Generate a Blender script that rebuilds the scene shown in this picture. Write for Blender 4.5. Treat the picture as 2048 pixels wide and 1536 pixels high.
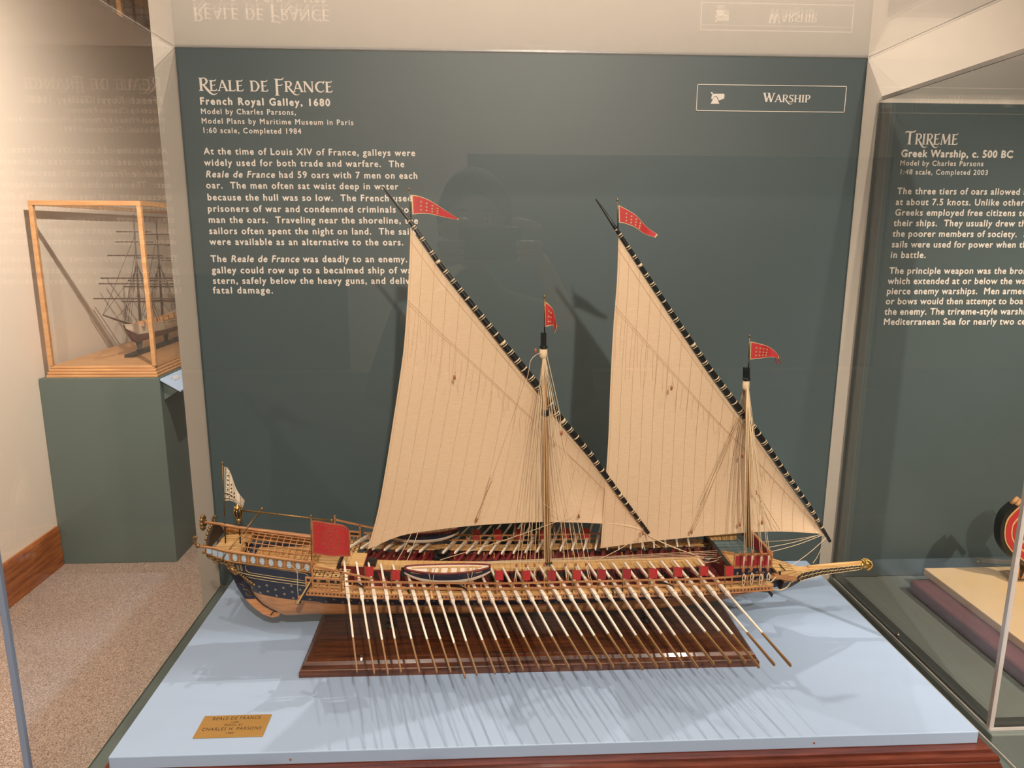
import bpy, bmesh, math, random
import numpy as np
from mathutils import Vector, Matrix
R_ = random.Random(7)
for o in list(bpy.data.objects): bpy.data.objects.remove(o)
SC = bpy.context.scene
COL = SC.collection

# ------------------------------------------------------------ camera, world, light, exposure
CAM = np.array([0.0, -1.5, 0.683])
CR = np.array([0.9989, -0.0475, 0.0035]); CU = np.array([0.0063, 0.2031, 0.9791]); CF = np.array([0.0472, 0.9780, -0.2032])
FPX = 1447.8
def _n(v): return v / np.linalg.norm(v)
CF = _n(CF); CR = _n(CR - CF * (CR @ CF)); CU = np.cross(CR, CF)
cd = bpy.data.cameras.new('camera'); cam = bpy.data.objects.new('camera', cd); COL.objects.link(cam)
cd.sensor_width = 36.0; cd.lens = FPX / 2048 * 36.0; cd.clip_start = 0.01; cd.clip_end = 50
cam.matrix_world = Matrix(((CR[0], CU[0], -CF[0], CAM[0]), (CR[1], CU[1], -CF[1], CAM[1]), (CR[2], CU[2], -CF[2], CAM[2]), (0, 0, 0, 1)))
SC.camera = cam
SC.view_settings.view_transform = 'Standard'; SC.view_settings.look = 'None'
SC.view_settings.gamma = 1.0; SC.view_settings.use_curve_mapping = False
SC.view_settings.exposure = 0.0
SC.cycles.use_denoising = True
SC.cycles.transparent_max_bounces = 32; SC.cycles.max_bounces = 10
SC.cycles.glossy_bounces = 6; SC.cycles.diffuse_bounces = 4
SC.cycles.caustics_reflective = False; SC.cycles.caustics_refractive = False
W = bpy.data.worlds.new('world'); SC.world = W; W.use_nodes = True
W.node_tree.nodes['Background'].inputs[0].default_value = (1.0, 0.94, 0.86, 1)
W.node_tree.nodes['Background'].inputs[1].default_value = 0.16
LS = 0.8
def spot(loc, tgt, power, col=(1, 0.82, 0.62), size=80, blend=0.6, rad=0.02):
    l = bpy.data.lights.new('key_fill_spot', 'SPOT'); l.energy = power * LS; l.color = col
    l.spot_size = math.radians(size); l.spot_blend = blend; l.shadow_soft_size = rad
    o = bpy.data.objects.new('key_fill_spot', l); COL.objects.link(o); o.location = loc
    o.rotation_euler = (Vector(tgt) - Vector(loc)).to_track_quat('-Z', 'Y').to_euler()
def area(loc, tgt, power, sx, sy, col=(1, 0.86, 0.7)):
    l = bpy.data.lights.new('ambient_fill', 'AREA'); l.energy = power * LS; l.color = col; l.shape = 'RECTANGLE'; l.size = sx; l.size_y = sy
    o = bpy.data.objects.new('ambient_fill', l); COL.objects.link(o); o.location = loc
    o.rotation_euler = (Vector(tgt) - Vector(loc)).to_track_quat('-Z', 'Y').to_euler()
WARM = (1, 0.89, 0.78)
spot((0.25, 0.17, 1.88), (0.1, -0.35, 0), 62, WARM, rad=.012)
spot((-0.45, 0.22, 1.88), (0.1, -0.35, 0), 46, WARM, rad=.012)
spot((-0.30, -1.45, 1.88), (0.1, -0.15, 0.3), 48, WARM, rad=.012)
spot((0.85, -1.35, 1.88), (0.2, -0.15, 0.3), 52, WARM, rad=.012)
spot((0.35, -2.8, 1.85), (0.1, -0.2, 0.45), 290, WARM, 60, rad=.03)  # added fill from far in front, brightens the sails
spot((-0.75, 0.8, 1.88), (-1.95, 1.45, 0.05), 330, WARM, 122, 1.0)  # added fill, brightens the left wall
spot((0.2, -2.7, 1.88), (0.2, -4.1, 0.7), 85, WARM, 110)  # added fill on the wall behind, so the reflected hair reads dark
spot((1.75, -1.7, 1.88), (1.35, -0.25, 0.1), 340, WARM, 48, 0.8)  # added fill, brightens the right-hand case
spot((-1.2, -0.9, 1.88), (-1.75, 1.4, -0.4), 230, WARM, 58, 0.7)  # added fill for the front face of the left plinth
area((0.2, -2.2, 1.9), (0.2, -1.8, 0), 30, 2.5, 1.2, WARM)  # soft overhead fill, added to give ambient light

# ------------------------------------------------------------ helpers
def at(px, py, Y):
    d = CF + CR * ((px - 1024) / FPX) - CU * ((py - 768) / FPX)
    t = (Y - CAM[1]) / d[1]
    return Vector(CAM + d * t)
def atx(px, py, X):
    d = CF + CR * ((px - 1024) / FPX) - CU * ((py - 768) / FPX)
    return Vector(CAM + d * ((X - CAM[0]) / d[0]))
def atz(px, py, z):
    d = CF + CR * ((px - 1024) / FPX) - CU * ((py - 768) / FPX)
    t = (z - CAM[2]) / d[2]
    return Vector(CAM + d * t)

def tag(o, label, cat, group=None, kind=None):
    if label: o['label'] = label
    if cat: o['category'] = cat
    if group: o['group'] = group
    if kind: o['kind'] = kind
    return o
def thing(name, label, cat, loc=(0, 0, 0), group=None):
    o = bpy.data.objects.new(name, None); COL.objects.link(o); o.location = loc; o.empty_display_size = 0.05
    return tag(o, label, cat, group)
def worldloc(o):
    v = Vector((0, 0, 0))
    while o is not None:
        v += o.location; o = o.parent
    return v

class MB:
    def __init__(s): s.v = []; s.f = []; s.m = []; s.sm = []
    def add(s, vs, fs, m=0, smooth=False):
        b = len(s.v); s.v += [tuple(p) for p in vs]
        for f in fs: s.f.append([b + i for i in f]); s.m.append(m); s.sm.append(smooth)
        return s
    def box(s, c, size, m=0, rz=0, ry=0, taper=1.0):
        x, y, z = [d / 2 for d in size]
        M = Matrix.Translation(c) @ Matrix.Rotation(rz, 4, 'Z') @ Matrix.Rotation(ry, 4, 'Y')
        vs = [M @ Vector((a * x * (taper if cc > 0 else 1), b * y * (taper if cc > 0 else 1), cc * z)) for cc in (-1, 1) for b in (-1, 1) for a in (-1, 1)]
        return s.add(vs, [(0, 2, 3, 1), (4, 5, 7, 6), (0, 1, 5, 4), (2, 6, 7, 3), (0, 4, 6, 2), (1, 3, 7, 5)], m)
    def bb(s, lo, hi, m=0):
        return s.box([(a + b) / 2 for a, b in zip(lo, hi)], [abs(b - a) for a, b in zip(lo, hi)], m)
    def beam(s, a, b, w, h, m=0, up=(0, 0, 1), w2=None, h2=None):
        a, b = Vector(a), Vector(b); d = (b - a)
        if d.length < 1e-9: return s
        d.normalize(); sd = d.cross(Vector(up))
        if sd.length < 1e-6: sd = d.cross(Vector((0, 1, 0)))
        sd.normalize(); u = sd.cross(d)
        w2 = w if w2 is None else w2; h2 = h if h2 is None else h2
        vs = []
        for p, ww, hh in ((a, w, h), (b, w2, h2)):
            for e, f in ((-1, -1), (1, -1), (1, 1), (-1, 1)): vs.append(p + sd * (e * ww / 2) + u * (f * hh / 2))
        return s.add(vs, [(0, 1, 2, 3), (7, 6, 5, 4), (0, 4, 5, 1), (1, 5, 6, 2), (2, 6, 7, 3), (3, 7, 4, 0)], m)
    def tube(s, pts, r, n=6, m=0, caps=True):
        pts = [Vector(p) for p in pts]; k = len(pts)
        rs = r if isinstance(r, (list, tuple)) else [r] * k
        vs = []; fs = []; prev = None
        for i, p in enumerate(pts):
            d = (pts[min(i + 1, k - 1)] - pts[max(i - 1, 0)])
            d = d.normalized() if d.length > 1e-9 else Vector((0, 0, 1))
            if prev is None:
                u = d.cross(Vector((0, 0, 1)))
                if u.length < 1e-3: u = d.cross(Vector((0, 1, 0)))
            else: u = prev - d * prev.dot(d)
            u.normalize(); prev = u; w = d.cross(u)
            for j in range(n):
                a = 2 * math.pi * j / n
                vs.append(p + (u * math.cos(a) + w * math.sin(a)) * rs[i])
        for i in range(k - 1):
            for j in range(n):
                fs.append((i * n + j, i * n + (j + 1) % n, (i + 1) * n + (j + 1) % n, (i + 1) * n + j))
        if caps: fs += [tuple(range(n))[::-1], tuple((k - 1) * n + j for j in range(n))]
        return s.add(vs, fs, m, n > 4)
    def lathe(s, base, prof, n=16, m=0, axis='z'):
        vs = []; fs = []; base = Vector(base)
        for r, h in prof:
            for j in range(n):
                a = 2 * math.pi * j / n; c, d = r * math.cos(a), r * math.sin(a)
                vs.append(base + (Vector((c, d, h)) if axis == 'z' else Vector((h, c, d)) if axis == 'x' else Vector((c, h, d))))
        k = len(prof)
        for i in range(k - 1):
            for j in range(n): fs.append((i * n + j, i * n + (j + 1) % n, (i + 1) * n + (j + 1) % n, (i + 1) * n + j))
        fs += [tuple(range(n))[::-1], tuple((k - 1) * n + j for j in range(n))]
        return s.add(vs, fs, m, True)
    def ball(s, c, r, m=0, n=8, sc=(1, 1, 1)):
        vs = []; fs = []; k = n // 2
        for i in range(k + 1):
            t = math.pi * i / k
            for j in range(n):
                a = 2 * math.pi * j / n
                vs.append((c[0] + r * sc[0] * math.sin(t) * math.cos(a), c[1] + r * sc[1] * math.sin(t) * math.sin(a), c[2] + r * sc[2] * math.cos(t)))
        for i in range(k):
            for j in range(n): fs.append((i * n + j, (i + 1) * n + j, (i + 1) * n + (j + 1) % n, i * n + (j + 1) % n))
        return s.add(vs, fs, m, True)
    def prism(s, poly, ext, m=0, mside=None):
        k = len(poly); e = Vector(ext); p = [Vector(q) for q in poly]
        s.add(p + [q + e for q in p], [tuple(range(k)), tuple(range(2 * k - 1, k - 1, -1))], m)
        return s.add(p + [q + e for q in p], [(i, i + k, (i + 1) % k + k, (i + 1) % k) for i in range(k)], m if mside is None else mside)
    def grid(s, fn, nu, nv, m=0, smooth=True, mf=None):
        vs = [fn(i / nu, j / nv) for i in range(nu + 1) for j in range(nv + 1)]
        b = len(s.v); s.v += [tuple(p) for p in vs]
        for i in range(nu):
            for j in range(nv):
                q = [i * (nv + 1) + j, (i + 1) * (nv + 1) + j, (i + 1) * (nv + 1) + j + 1, i * (nv + 1) + j + 1]
                s.f.append([b + x for x in q]); s.m.append(mf(i, j) if mf else m); s.sm.append(smooth)
        return s
    def build(s, name, mats, parent=None, fix=True):
        me = bpy.data.meshes.new(name)
        off = worldloc(parent) if parent is not None else Vector((0, 0, 0))
        me.from_pydata([tuple(Vector(p) - off) for p in s.v], [], s.f)
        if not isinstance(mats, (list, tuple)): mats = [mats]
        for mm in mats: me.materials.append(mm)
        me.polygons.foreach_set('material_index', s.m); me.polygons.foreach_set('use_smooth', s.sm)
        me.update()
        if fix:
            bm = bmesh.new(); bm.from_mesh(me); bmesh.ops.recalc_face_normals(bm, faces=bm.faces); bm.to_mesh(me); bm.free()
        o = bpy.data.objects.new(name, me); COL.objects.link(o)
        if parent is not None: o.parent = parent
        return o

def bevel(o, w, seg=2):
    b = o.modifiers.new('bevel', 'BEVEL'); b.width = w; b.segments = seg; b.limit_method = 'ANGLE'; b.angle_limit = math.radians(40)
    return o
def interp(pts, t):
    xs = [0.0]
    for a, b in zip(pts, pts[1:]): xs.append(xs[-1] + (Vector(b) - Vector(a)).length)
    d = t * xs[-1]
    for i in range(len(pts) - 1):
        if d <= xs[i + 1] or i == len(pts) - 2:
            k = (d - xs[i]) / max(1e-9, xs[i + 1] - xs[i]); return Vector(pts[i]).lerp(Vector(pts[i + 1]), min(1, max(0, k)))
def smooth_curve(pts, n=6):
    P = [Vector(p) for p in pts]; out = []
    for i in range(len(P) - 1):
        a, b, c, d = P[max(i - 1, 0)], P[i], P[i + 1], P[min(i + 2, len(P) - 1)]
        for k in range(n):
            t = k / n
            out.append(0.5 * ((2 * b) + (c - a) * t + (2 * a - 5 * b + 4 * c - d) * t * t + (3 * b - a - 3 * c + d) * t ** 3))
    return out + [P[-1]]

# ------------------------------------------------------------ materials
def srgb(r, g, b):
    f = lambda c: (c / 255 / 12.92) if c / 255 <= 0.04045 else ((c / 255 + 0.055) / 1.055) ** 2.4
    return (f(r), f(g), f(b), 1)
def mat(name, col, rough=0.6, metal=0.0, noise=0.0, scale=30, stretch=(1, 1, 1), bump=0.0, col2=None, spec=0.5, coat=0.0, detail=4):
    m = bpy.data.materials.new(name); m.use_nodes = True; nt = m.node_tree; p = nt.nodes['Principled BSDF']
    p.inputs['Base Color'].default_value = col; p.inputs['Roughness'].default_value = rough; p.inputs['Metallic'].default_value = metal
    p.inputs['Specular IOR Level'].default_value = spec; p.inputs['Coat Weight'].default_value = coat; p.inputs['Coat Roughness'].default_value = 0.08
    if noise or bump or col2:
        tc = nt.nodes.new('ShaderNodeTexCoord'); mp = nt.nodes.new('ShaderNodeMapping'); nz = nt.nodes.new('ShaderNodeTexNoise')
        mp.inputs['Scale'].default_value = stretch; nz.inputs['Scale'].default_value = scale; nz.inputs['Detail'].default_value = detail
        nt.links.new(tc.outputs['Object'], mp.inputs[0]); nt.links.new(mp.outputs[0], nz.inputs['Vector'])
        if noise or col2:
            cr = nt.nodes.new('ShaderNodeValToRGB'); nt.links.new(nz.outputs[0], cr.inputs[0])
            c2 = col2 or tuple([max(0, c * (1 - noise)) for c in col[:3]] + [1])
            cr.color_ramp.elements[0].position = 0.35; cr.color_ramp.elements[1].position = 0.65
            cr.color_ramp.elements[0].color = c2; cr.color_ramp.elements[1].color = col
            nt.links.new(cr.outputs[0], p.inputs['Base Color'])
        if bump:
            bp = nt.nodes.new('ShaderNodeBump'); bp.inputs['Strength'].default_value = bump; bp.inputs['Distance'].default_value = 0.002
            nt.links.new(nz.outputs[0], bp.inputs['Height']); nt.links.new(bp.outputs[0], p.inputs['Normal'])
    return m
def acrylic(name, tint=(0.985, 0.985, 0.98, 1), f0=0.04):
    m = bpy.data.materials.new(name); m.use_nodes = True; nt = m.node_tree; nt.nodes.clear(); N = nt.nodes.new; L = nt.links.new
    out = N('ShaderNodeOutputMaterial'); mix = N('ShaderNodeMixShader'); tr = N('ShaderNodeBsdfTransparent'); gl = N('ShaderNodeBsdfGlossy')
    tr.inputs[0].default_value = tint; gl.inputs['Roughness'].default_value = 0.0
    g = N('ShaderNodeNewGeometry'); dt = N('ShaderNodeVectorMath'); dt.operation = 'DOT_PRODUCT'
    L(g.outputs['Normal'], dt.inputs[0]); L(g.outputs['Incoming'], dt.inputs[1])
    def M(op, a, b=None):
        k = N('ShaderNodeMath'); k.operation = op
        for i, x in enumerate((a, b)):
            if x is None: continue
            if isinstance(x, (int, float)): k.inputs[i].default_value = x
            else: L(x, k.inputs[i])
        return k.outputs[0]
    c = M('ABSOLUTE', dt.outputs['Value']); f = M('POWER', M('SUBTRACT', 1.0, c), 5.0); f = M('ADD', M('MULTIPLY', f, 1 - f0), f0)
    L(f, mix.inputs[0]); L(tr.outputs[0], mix.inputs[1]); L(gl.outputs[0], mix.inputs[2]); L(mix.outputs[0], out.inputs[0])
    return m
def cloth(name, col, col2, transl=0.35, weave=900):
    m = bpy.data.materials.new(name); m.use_nodes = True; nt = m.node_tree; nt.nodes.clear(); N = nt.nodes.new; L = nt.links.new
    out = N('ShaderNodeOutputMaterial'); mix = N('ShaderNodeMixShader'); df = N('ShaderNodeBsdfDiffuse'); tl = N('ShaderNodeBsdfTranslucent')
    tc = N('ShaderNodeTexCoord'); nz = N('ShaderNodeTexNoise'); mp = N('ShaderNodeMapping'); cr = N('ShaderNodeValToRGB')
    mp.inputs['Scale'].default_value = (0.12, 1, 1.0); nz.inputs['Scale'].default_value = weave; nz.inputs['Detail'].default_value = 3
    L(tc.outputs['Object'], mp.inputs[0]); L(mp.outputs[0], nz.inputs['Vector']); L(nz.outputs[0], cr.inputs[0])
    cr.color_ramp.elements[0].position = 0.3; cr.color_ramp.elements[1].position = 0.7; cr.color_ramp.elements[0].color = col2; cr.color_ramp.elements[1].color = col
    L(cr.outputs[0], df.inputs[0]); L(cr.outputs[0], tl.inputs[0]); mix.inputs[0].default_value = transl
    L(df.outputs[0], mix.inputs[1]); L(tl.outputs[0], mix.inputs[2]); L(mix.outputs[0], out.inputs[0])
    return m
def wood(name, c1, c2, rough=0.4, scale=12, stretch=(1, 14, 14), coat=0.0, bump=0.0):
    return mat(name, c1, rough, 0, 0.3, scale, stretch, bump, col2=c2, coat=coat, detail=6)
M = {}
M['teal'] = mat('teal_panel_paint', srgb(77, 90, 91), 0.45, noise=0.06, scale=3)
M['teal_plinth'] = mat('teal_plinth_paint', srgb(92, 105, 100), 0.5, noise=0.05, scale=3)
M['cream'] = mat('cream_wall_paint', srgb(230, 216, 200), 0.8, noise=0.02, scale=60, bump=0.02)
M['ceil'] = mat('ceiling_paint', srgb(235, 228, 212), 0.9, noise=0.02, scale=10)
M['blue'] = mat('pale_blue_paint', srgb(173, 194, 222), 0.45, noise=0.03, scale=25, stretch=(0.4, 1, 1), bump=0.05)
M['letter'] = mat('white_lettering', srgb(238, 226, 212), 0.6, noise=0.02, scale=50)
M['mahog'] = wood('mahogany_gloss', srgb(118, 54, 36), srgb(86, 36, 24), 0.3, 14, (1, 12, 12), coat=0.4)
M['walnut'] = wood('dark_walnut_varnish', srgb(104, 54, 29), srgb(54, 27, 15), 0.3, 16, (0.7, 12, 12), coat=0.3)
M['oak'] = wood('light_oak', srgb(208, 158, 108), srgb(190, 138, 90), 0.45, 7, (1, 10, 10))
M['basewood'] = wood('oak_baseboard', srgb(168, 100, 52), srgb(128, 68, 32), 0.4, 6, (10, 1, 10))
M['doorwood'] = wood('dark_door_wood', srgb(112, 92, 76), srgb(88, 70, 58), 0.5, 6, (10, 10, 1))
M['brass'] = mat('brushed_brass', srgb(206, 158, 88), 0.38, 0.55, noise=0.12, scale=40, stretch=(1, 30, 1))
M['ink'] = mat('engraved_ink', srgb(50, 34, 18), 0.7, noise=0.1, scale=50)
M['acry'] = acrylic('clear_acrylic')
M['edge'] = mat('polished_acrylic_edge', srgb(204, 194, 188), 0.25, noise=0.1, scale=40, stretch=(1, 1, 0.1), coat=0.3)
M['edge_blue'] = mat('grey_blue_acrylic_edge', srgb(128, 138, 158), 0.3, noise=0.1, scale=40, stretch=(1, 1, 0.1))
M['sail'] = cloth('sail_linen', srgb(238, 207, 172), srgb(230, 196, 159), 0.2)
M['seam'] = mat('sail_stitching', srgb(202, 166, 128), 0.8, noise=0.1, scale=200)
M['rope'] = mat('cream_rope', srgb(222, 196, 158), 0.8, noise=0.2, scale=900)
M['rope_dark'] = mat('tan_rope', srgb(176, 140, 100), 0.8, noise=0.2, scale=900)
M['black'] = mat('black_paint', srgb(26, 26, 26), 0.35, noise=0.2, scale=80)
M['brassmast'] = wood('ochre_mast_wood', srgb(170, 116, 44), srgb(140, 90, 30), 0.35, 30, (10, 10, 1))
M['hullwood'] = wood('hull_planking', srgb(218, 154, 98), srgb(188, 124, 76), 0.4, 20, (1, 10, 10))
M['navy'] = mat('navy_paint', srgb(32, 38, 58), 0.4, noise=0.15, scale=60)
M['gold'] = mat('gilding', srgb(214, 170, 96), 0.32, 0.85, noise=0.3, scale=300)
M['goldline'] = mat('gold_line_paint', srgb(214, 186, 132), 0.5, 0.1, noise=0.1, scale=300)
M['antique'] = mat('antique_gilt', srgb(158, 122, 74), 0.38, 0.65, noise=0.45, scale=400)
M['pear'] = wood('pear_wood', srgb(190, 134, 86), srgb(158, 104, 64), 0.45, 30, (1, 12, 12))
M['box'] = wood('boxwood_planks', srgb(222, 180, 120), srgb(198, 150, 92), 0.45, 24, (1, 14, 14))
M['bowdeck'] = mat('grey_teal_deck_paint', srgb(86, 104, 104), 0.6, noise=0.1, scale=60)
M['red'] = mat('oxblood_paint', srgb(120, 34, 34), 0.5, noise=0.15, scale=120)
M['redflag'] = mat('red_silk', srgb(186, 44, 46), 0.6, noise=0.15, scale=300)
M['redpanel'] = mat('crimson_cloth', srgb(158, 36, 42), 0.7, noise=0.12, scale=300)
M['white'] = mat('white_oar_paint', srgb(240, 226, 208), 0.45, noise=0.05, scale=200)
M['blade'] = wood('oar_blade_wood', srgb(152, 112, 62), srgb(128, 90, 46), 0.4, 30, (1, 8, 8))
M['pane'] = mat('pale_blue_window', srgb(170, 190, 208), 0.25, noise=0.15, scale=300)
M['dark'] = mat('dark_recess', srgb(38, 26, 22), 0.6, noise=0.2, scale=100)
M['block'] = mat('rigging_block_wood', srgb(170, 104, 66), 0.5, noise=0.2, scale=300)
M['whiteflag'] = mat('white_silk', srgb(232, 216, 190), 0.7, noise=0.05, scale=300)
M['tan'] = mat('tan_diorama_paint', srgb(226, 192, 142), 0.7, noise=0.05, scale=20)
M['burg'] = mat('burgundy_stain', srgb(112, 70, 68), 0.45, noise=0.25, scale=10, stretch=(6, 1, 6))
M['embro'] = mat('faded_gold_thread', srgb(172, 96, 62), 0.7, noise=0.1, scale=300)
M['yardwood'] = mat('dark_spar_wood', srgb(84, 58, 44), 0.5, noise=0.2, scale=60)
M['galwood'] = wood('ochre_gallery_wood', srgb(168, 118, 62), srgb(140, 94, 46), 0.45, 30, (1, 12, 12))
M['rail'] = mat('dark_rail_reflection_paint', srgb(58, 64, 62), 0.5, noise=0.08, scale=30)
M['plinth_grey'] = mat('grey_teal_plinth_paint', srgb(112, 120, 114), 0.5, noise=0.05, scale=3)
M['screw'] = mat('steel_screw', srgb(190, 180, 170), 0.3, 1.0, noise=0.1, scale=200)
def carpet_mat():
    m = mat('speckled_carpet', srgb(180, 160, 145), 0.95, 0, 0.4, 280, (1, 1, 1), 0.9, col2=srgb(108, 88, 76), spec=0.1, detail=3)
    return m
M['carpet'] = carpet_mat()
# ------------------------------------------------------------ lettering
def text_mesh(txt, spacing=1.0, offset=0.008, shear=0.0):
    cu = bpy.data.curves.new('lettering', 'FONT'); cu.body = txt; cu.size = 1.0; cu.space_character = spacing; cu.offset = offset; cu.shear = shear
    cu.resolution_u = 3; cu.fill_mode = 'FRONT'
    o = bpy.data.objects.new('lettering', cu); COL.objects.link(o)
    dg = bpy.context.evaluated_depsgraph_get(); me = bpy.data.meshes.new_from_object(o.evaluated_get(dg))
    v = [tuple(x.co) for x in me.vertices]; f = [tuple(p.vertices) for p in me.polygons]
    bpy.data.objects.remove(o); bpy.data.curves.remove(cu); bpy.data.meshes.remove(me)
    return v, f
def width(txt, spacing=1.0):
    v, _ = text_mesh(txt + '|', spacing); u, _ = text_mesh('|', spacing)
    return (max(p[0] for p in v) - max(p[0] for p in u)) if v else 0
_v, _ = text_mesh('H'); CAPH = max(p[1] for p in _v) - 0.0
def put_line(mb, txt, fit, pl, pr, cap, Y=-0.0008, ital=(), off=0.020):
    A, B = at(pl[0], pl[1], Y), at(pr[0], pr[1], Y)
    z = (A.z + B.z) / 2; h = (at(pl[0], pl[1] - cap, Y) - A).length / CAPH
    tw = B.x - A.x
    w1 = width(fit); sx = tw / (w1 * h); sp = 1.0
    if sx > 0.97:
        w2 = width(fit, 1.3); sp = 1 + 0.3 * (tw / (h * 0.97) - w1) / (w2 - w1); sx = tw / (width(fit, sp) * h)
    segs = []; i = 0
    for a, b in ital:
        if a > i: segs.append((txt[i:a], 0, i))
        segs.append((txt[a:b], 1, a)); i = b
    segs.append((txt[i:], 0, i))
    for s, it, st in segs:
        if not s.strip(): continue
        lead = len(s) - len(s.lstrip()); x0 = width(txt[:st + lead], sp) if st + lead else 0
        v, f = text_mesh(s.strip() if it else s.lstrip(), sp, 0, 0.2 if it else 0)
        for q, (dx, dz) in enumerate(((0, 0), (off, 0), (-off, 0), (0, off), (0, -off))): mb.add([(A.x + (x0 + p[0] + dx) * h * sx, Y - q * 2e-5, z + (p[1] + dz) * h) for p in v], f)

def strip(pts, ws, n=5):
    P = [Vector((x, y, 0)) for x, y in pts]
    if len(P) > 2: P = smooth_curve(P, n)
    k = len(P); out = []
    ws = ws if isinstance(ws, (list, tuple)) else [ws, ws]
    for i, p in enumerate(P):
        t = i / (k - 1) * (len(ws) - 1); a = int(min(t, len(ws) - 2)); w = ws[a] + (ws[a + 1] - ws[a]) * (t - a)
        d = (P[min(i + 1, k - 1)] - P[max(i - 1, 0)]).normalized(); nrm = Vector((-d.y, d.x, 0)) * w / 2
        out.append((p + nrm, p - nrm))
    vs = [q for pr in out for q in pr]
    return [(q.x, q.y) for q in vs], [(2 * i, 2 * i + 1, 2 * i + 3, 2 * i + 2) for i in range(k - 1)]
def serif(x, y, w, up):  # flared foot or head
    s = 1 if up else -1
    return [(x - w / 2, y), (x + w / 2, y), (x + w * 0.22, y + s * 0.09), (x - w * 0.22, y + s * 0.09)], [(0, 1, 2, 3)]
T = 0.16
def stem(x, y0=0, y1=1, t=T): return [strip([(x, y0), (x, y1)], [t, t]), serif(x, y0, t * 2.1, True), serif(x, y1, t * 2.1, False)]
def G(c):
    if c == 'I': return stem(.14), .32
    if c == 'R': return stem(.16) + [strip([(.16, .95), (.42, .97), (.56, .76), (.42, .5), (.16, .5)], [.07, .09, .15, .09, .06]), strip([(.30, .5), (.55, .12), (.8, -.2), (1.02, -.27), (1.22, -.16)], [.1, .17, .13, .08, .02])], .68
    if c == 'P': return stem(.16) + [strip([(.16, .95), (.42, .97), (.56, .74), (.42, .46), (.16, .46)], [.07, .09, .15, .09, .06])], .62
    if c == 'E': return stem(.16) + [strip([(.16, .95), (.46, .95), (.58, 1.08)], [.09, .09, .05]), strip([(.16, .53), (.40, .53), (.48, .62)], [.08, .08, .04]), strip([(.16, .04), (.50, .04), (.60, .2)], [.09, .09, .05])], .66
    if c == 'F': return stem(.16, -.3, 1) + [strip([(.16, .95), (.5, .95), (.64, 1.1)], [.09, .09, .05]), strip([(.16, .5), (.44, .5), (.54, .6)], [.08, .08, .04])], .64
    if c == 'L': return stem(.16) + [strip([(.16, .04), (.48, .04), (.60, .2)], [.09, .09, .05])], .60
    if c == 'D': return stem(.16) + [strip([(.16, .95), (.5, .93), (.72, .5), (.5, .07), (.16, .05)], [.07, .1, .17, .1, .07])], .84
    if c == 'A': return [strip([(.08, 0), (.38, 1.02)], [.07, .09]), strip([(.38, 1.02), (.72, 0)], [.15, .17]), strip([(.2, .34), (.6, .34)], [.07, .07]), serif(.08, 0, .26, True), serif(.72, 0, .32, True)], .80
    if c == 'N': return [strip([(.12, 0), (.12, 1)], .08), strip([(.12, 1), (.74, 0)], .17), strip([(.74, 0), (.74, 1)], .08), serif(.12, 0, .26, True), serif(.12, 1, .28, False), serif(.74, 1, .26, False)], .88
    if c == 'M': return [strip([(.10, 0), (.18, 1)], .08), strip([(.18, 1), (.48, .08)], .17), strip([(.48, .08), (.80, 1)], .08), strip([(.80, 1), (.88, 0)], .17), serif(.10, 0, .26, True), serif(.88, 0, .32, True)], 1.02
    if c == 'C': return [strip([(.76, .84), (.56, .97), (.28, .86), (.14, .5), (.28, .14), (.56, .03), (.80, .2)], [.08, .1, .15, .17, .15, .1, .05]), strip([(.74, .76), (.80, 1.06)], [.06, .09])], .84
    if c == 'S': return [strip([(.52, .84), (.36, .97), (.16, .86), (.2, .6), (.46, .42), (.52, .2), (.34, .03), (.06, .1)], [.07, .09, .13, .15, .16, .14, .09, .05]), strip([(.5, .76), (.56, 1.04)], [.05, .08])], .62
    if c == 'H': return stem(.16) + stem(.68) + [strip([(.16, .5), (.68, .5)], .08)], .86
    if c == 'T': return stem(.40, 0, 1) + [strip([(.03, .86), (.1, .97), (.4, .95), (.7, .97), (.82, 1.1)], [.05, .09, .09, .09, .05])], .80
    if c == 'W': return [strip([(.10, 1), (.34, 0)], .17), strip([(.34, 0), (.56, .95)], .08), strip([(.5, 1), (.76, 0)], .17), strip([(.76, 0), (1.0, 1)], .08), serif(.10, 1, .36, False), serif(.5, 1, .3, False), serif(1.0, 1, .28, False), serif(.34, 0, .2, True), serif(.76, 0, .2, True)], 1.08
    return [], .42
def put_title(mb, txt, pl, pr, cap, small, Y=-0.0008):
    """capital initials at cap height, the rest in small capitals"""
    A, B = at(pl[0], pl[1], Y), at(pr[0], pr[1], Y); z = (A.z + B.z) / 2
    hs = (at(pl[0], pl[1] - cap, Y) - A).length; r = small / cap; x = 0; items = []
    for i, c in enumerate(txt):
        k = 1.0 if (i == 0 or (txt[i - 1] == ' ' and c == 'F')) else r
        parts, adv = G(c); items.append((x, k, parts)); x += adv * k + 0.02
    sx = (B.x - A.x) / (x * hs)
    for x0, k, parts in items:
        for q, (v, f) in enumerate(parts): mb.add([(A.x + (x0 + p[0] * k) * hs * sx, Y - q * 2e-5, z + p[1] * k * hs) for p in v], f)

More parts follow.
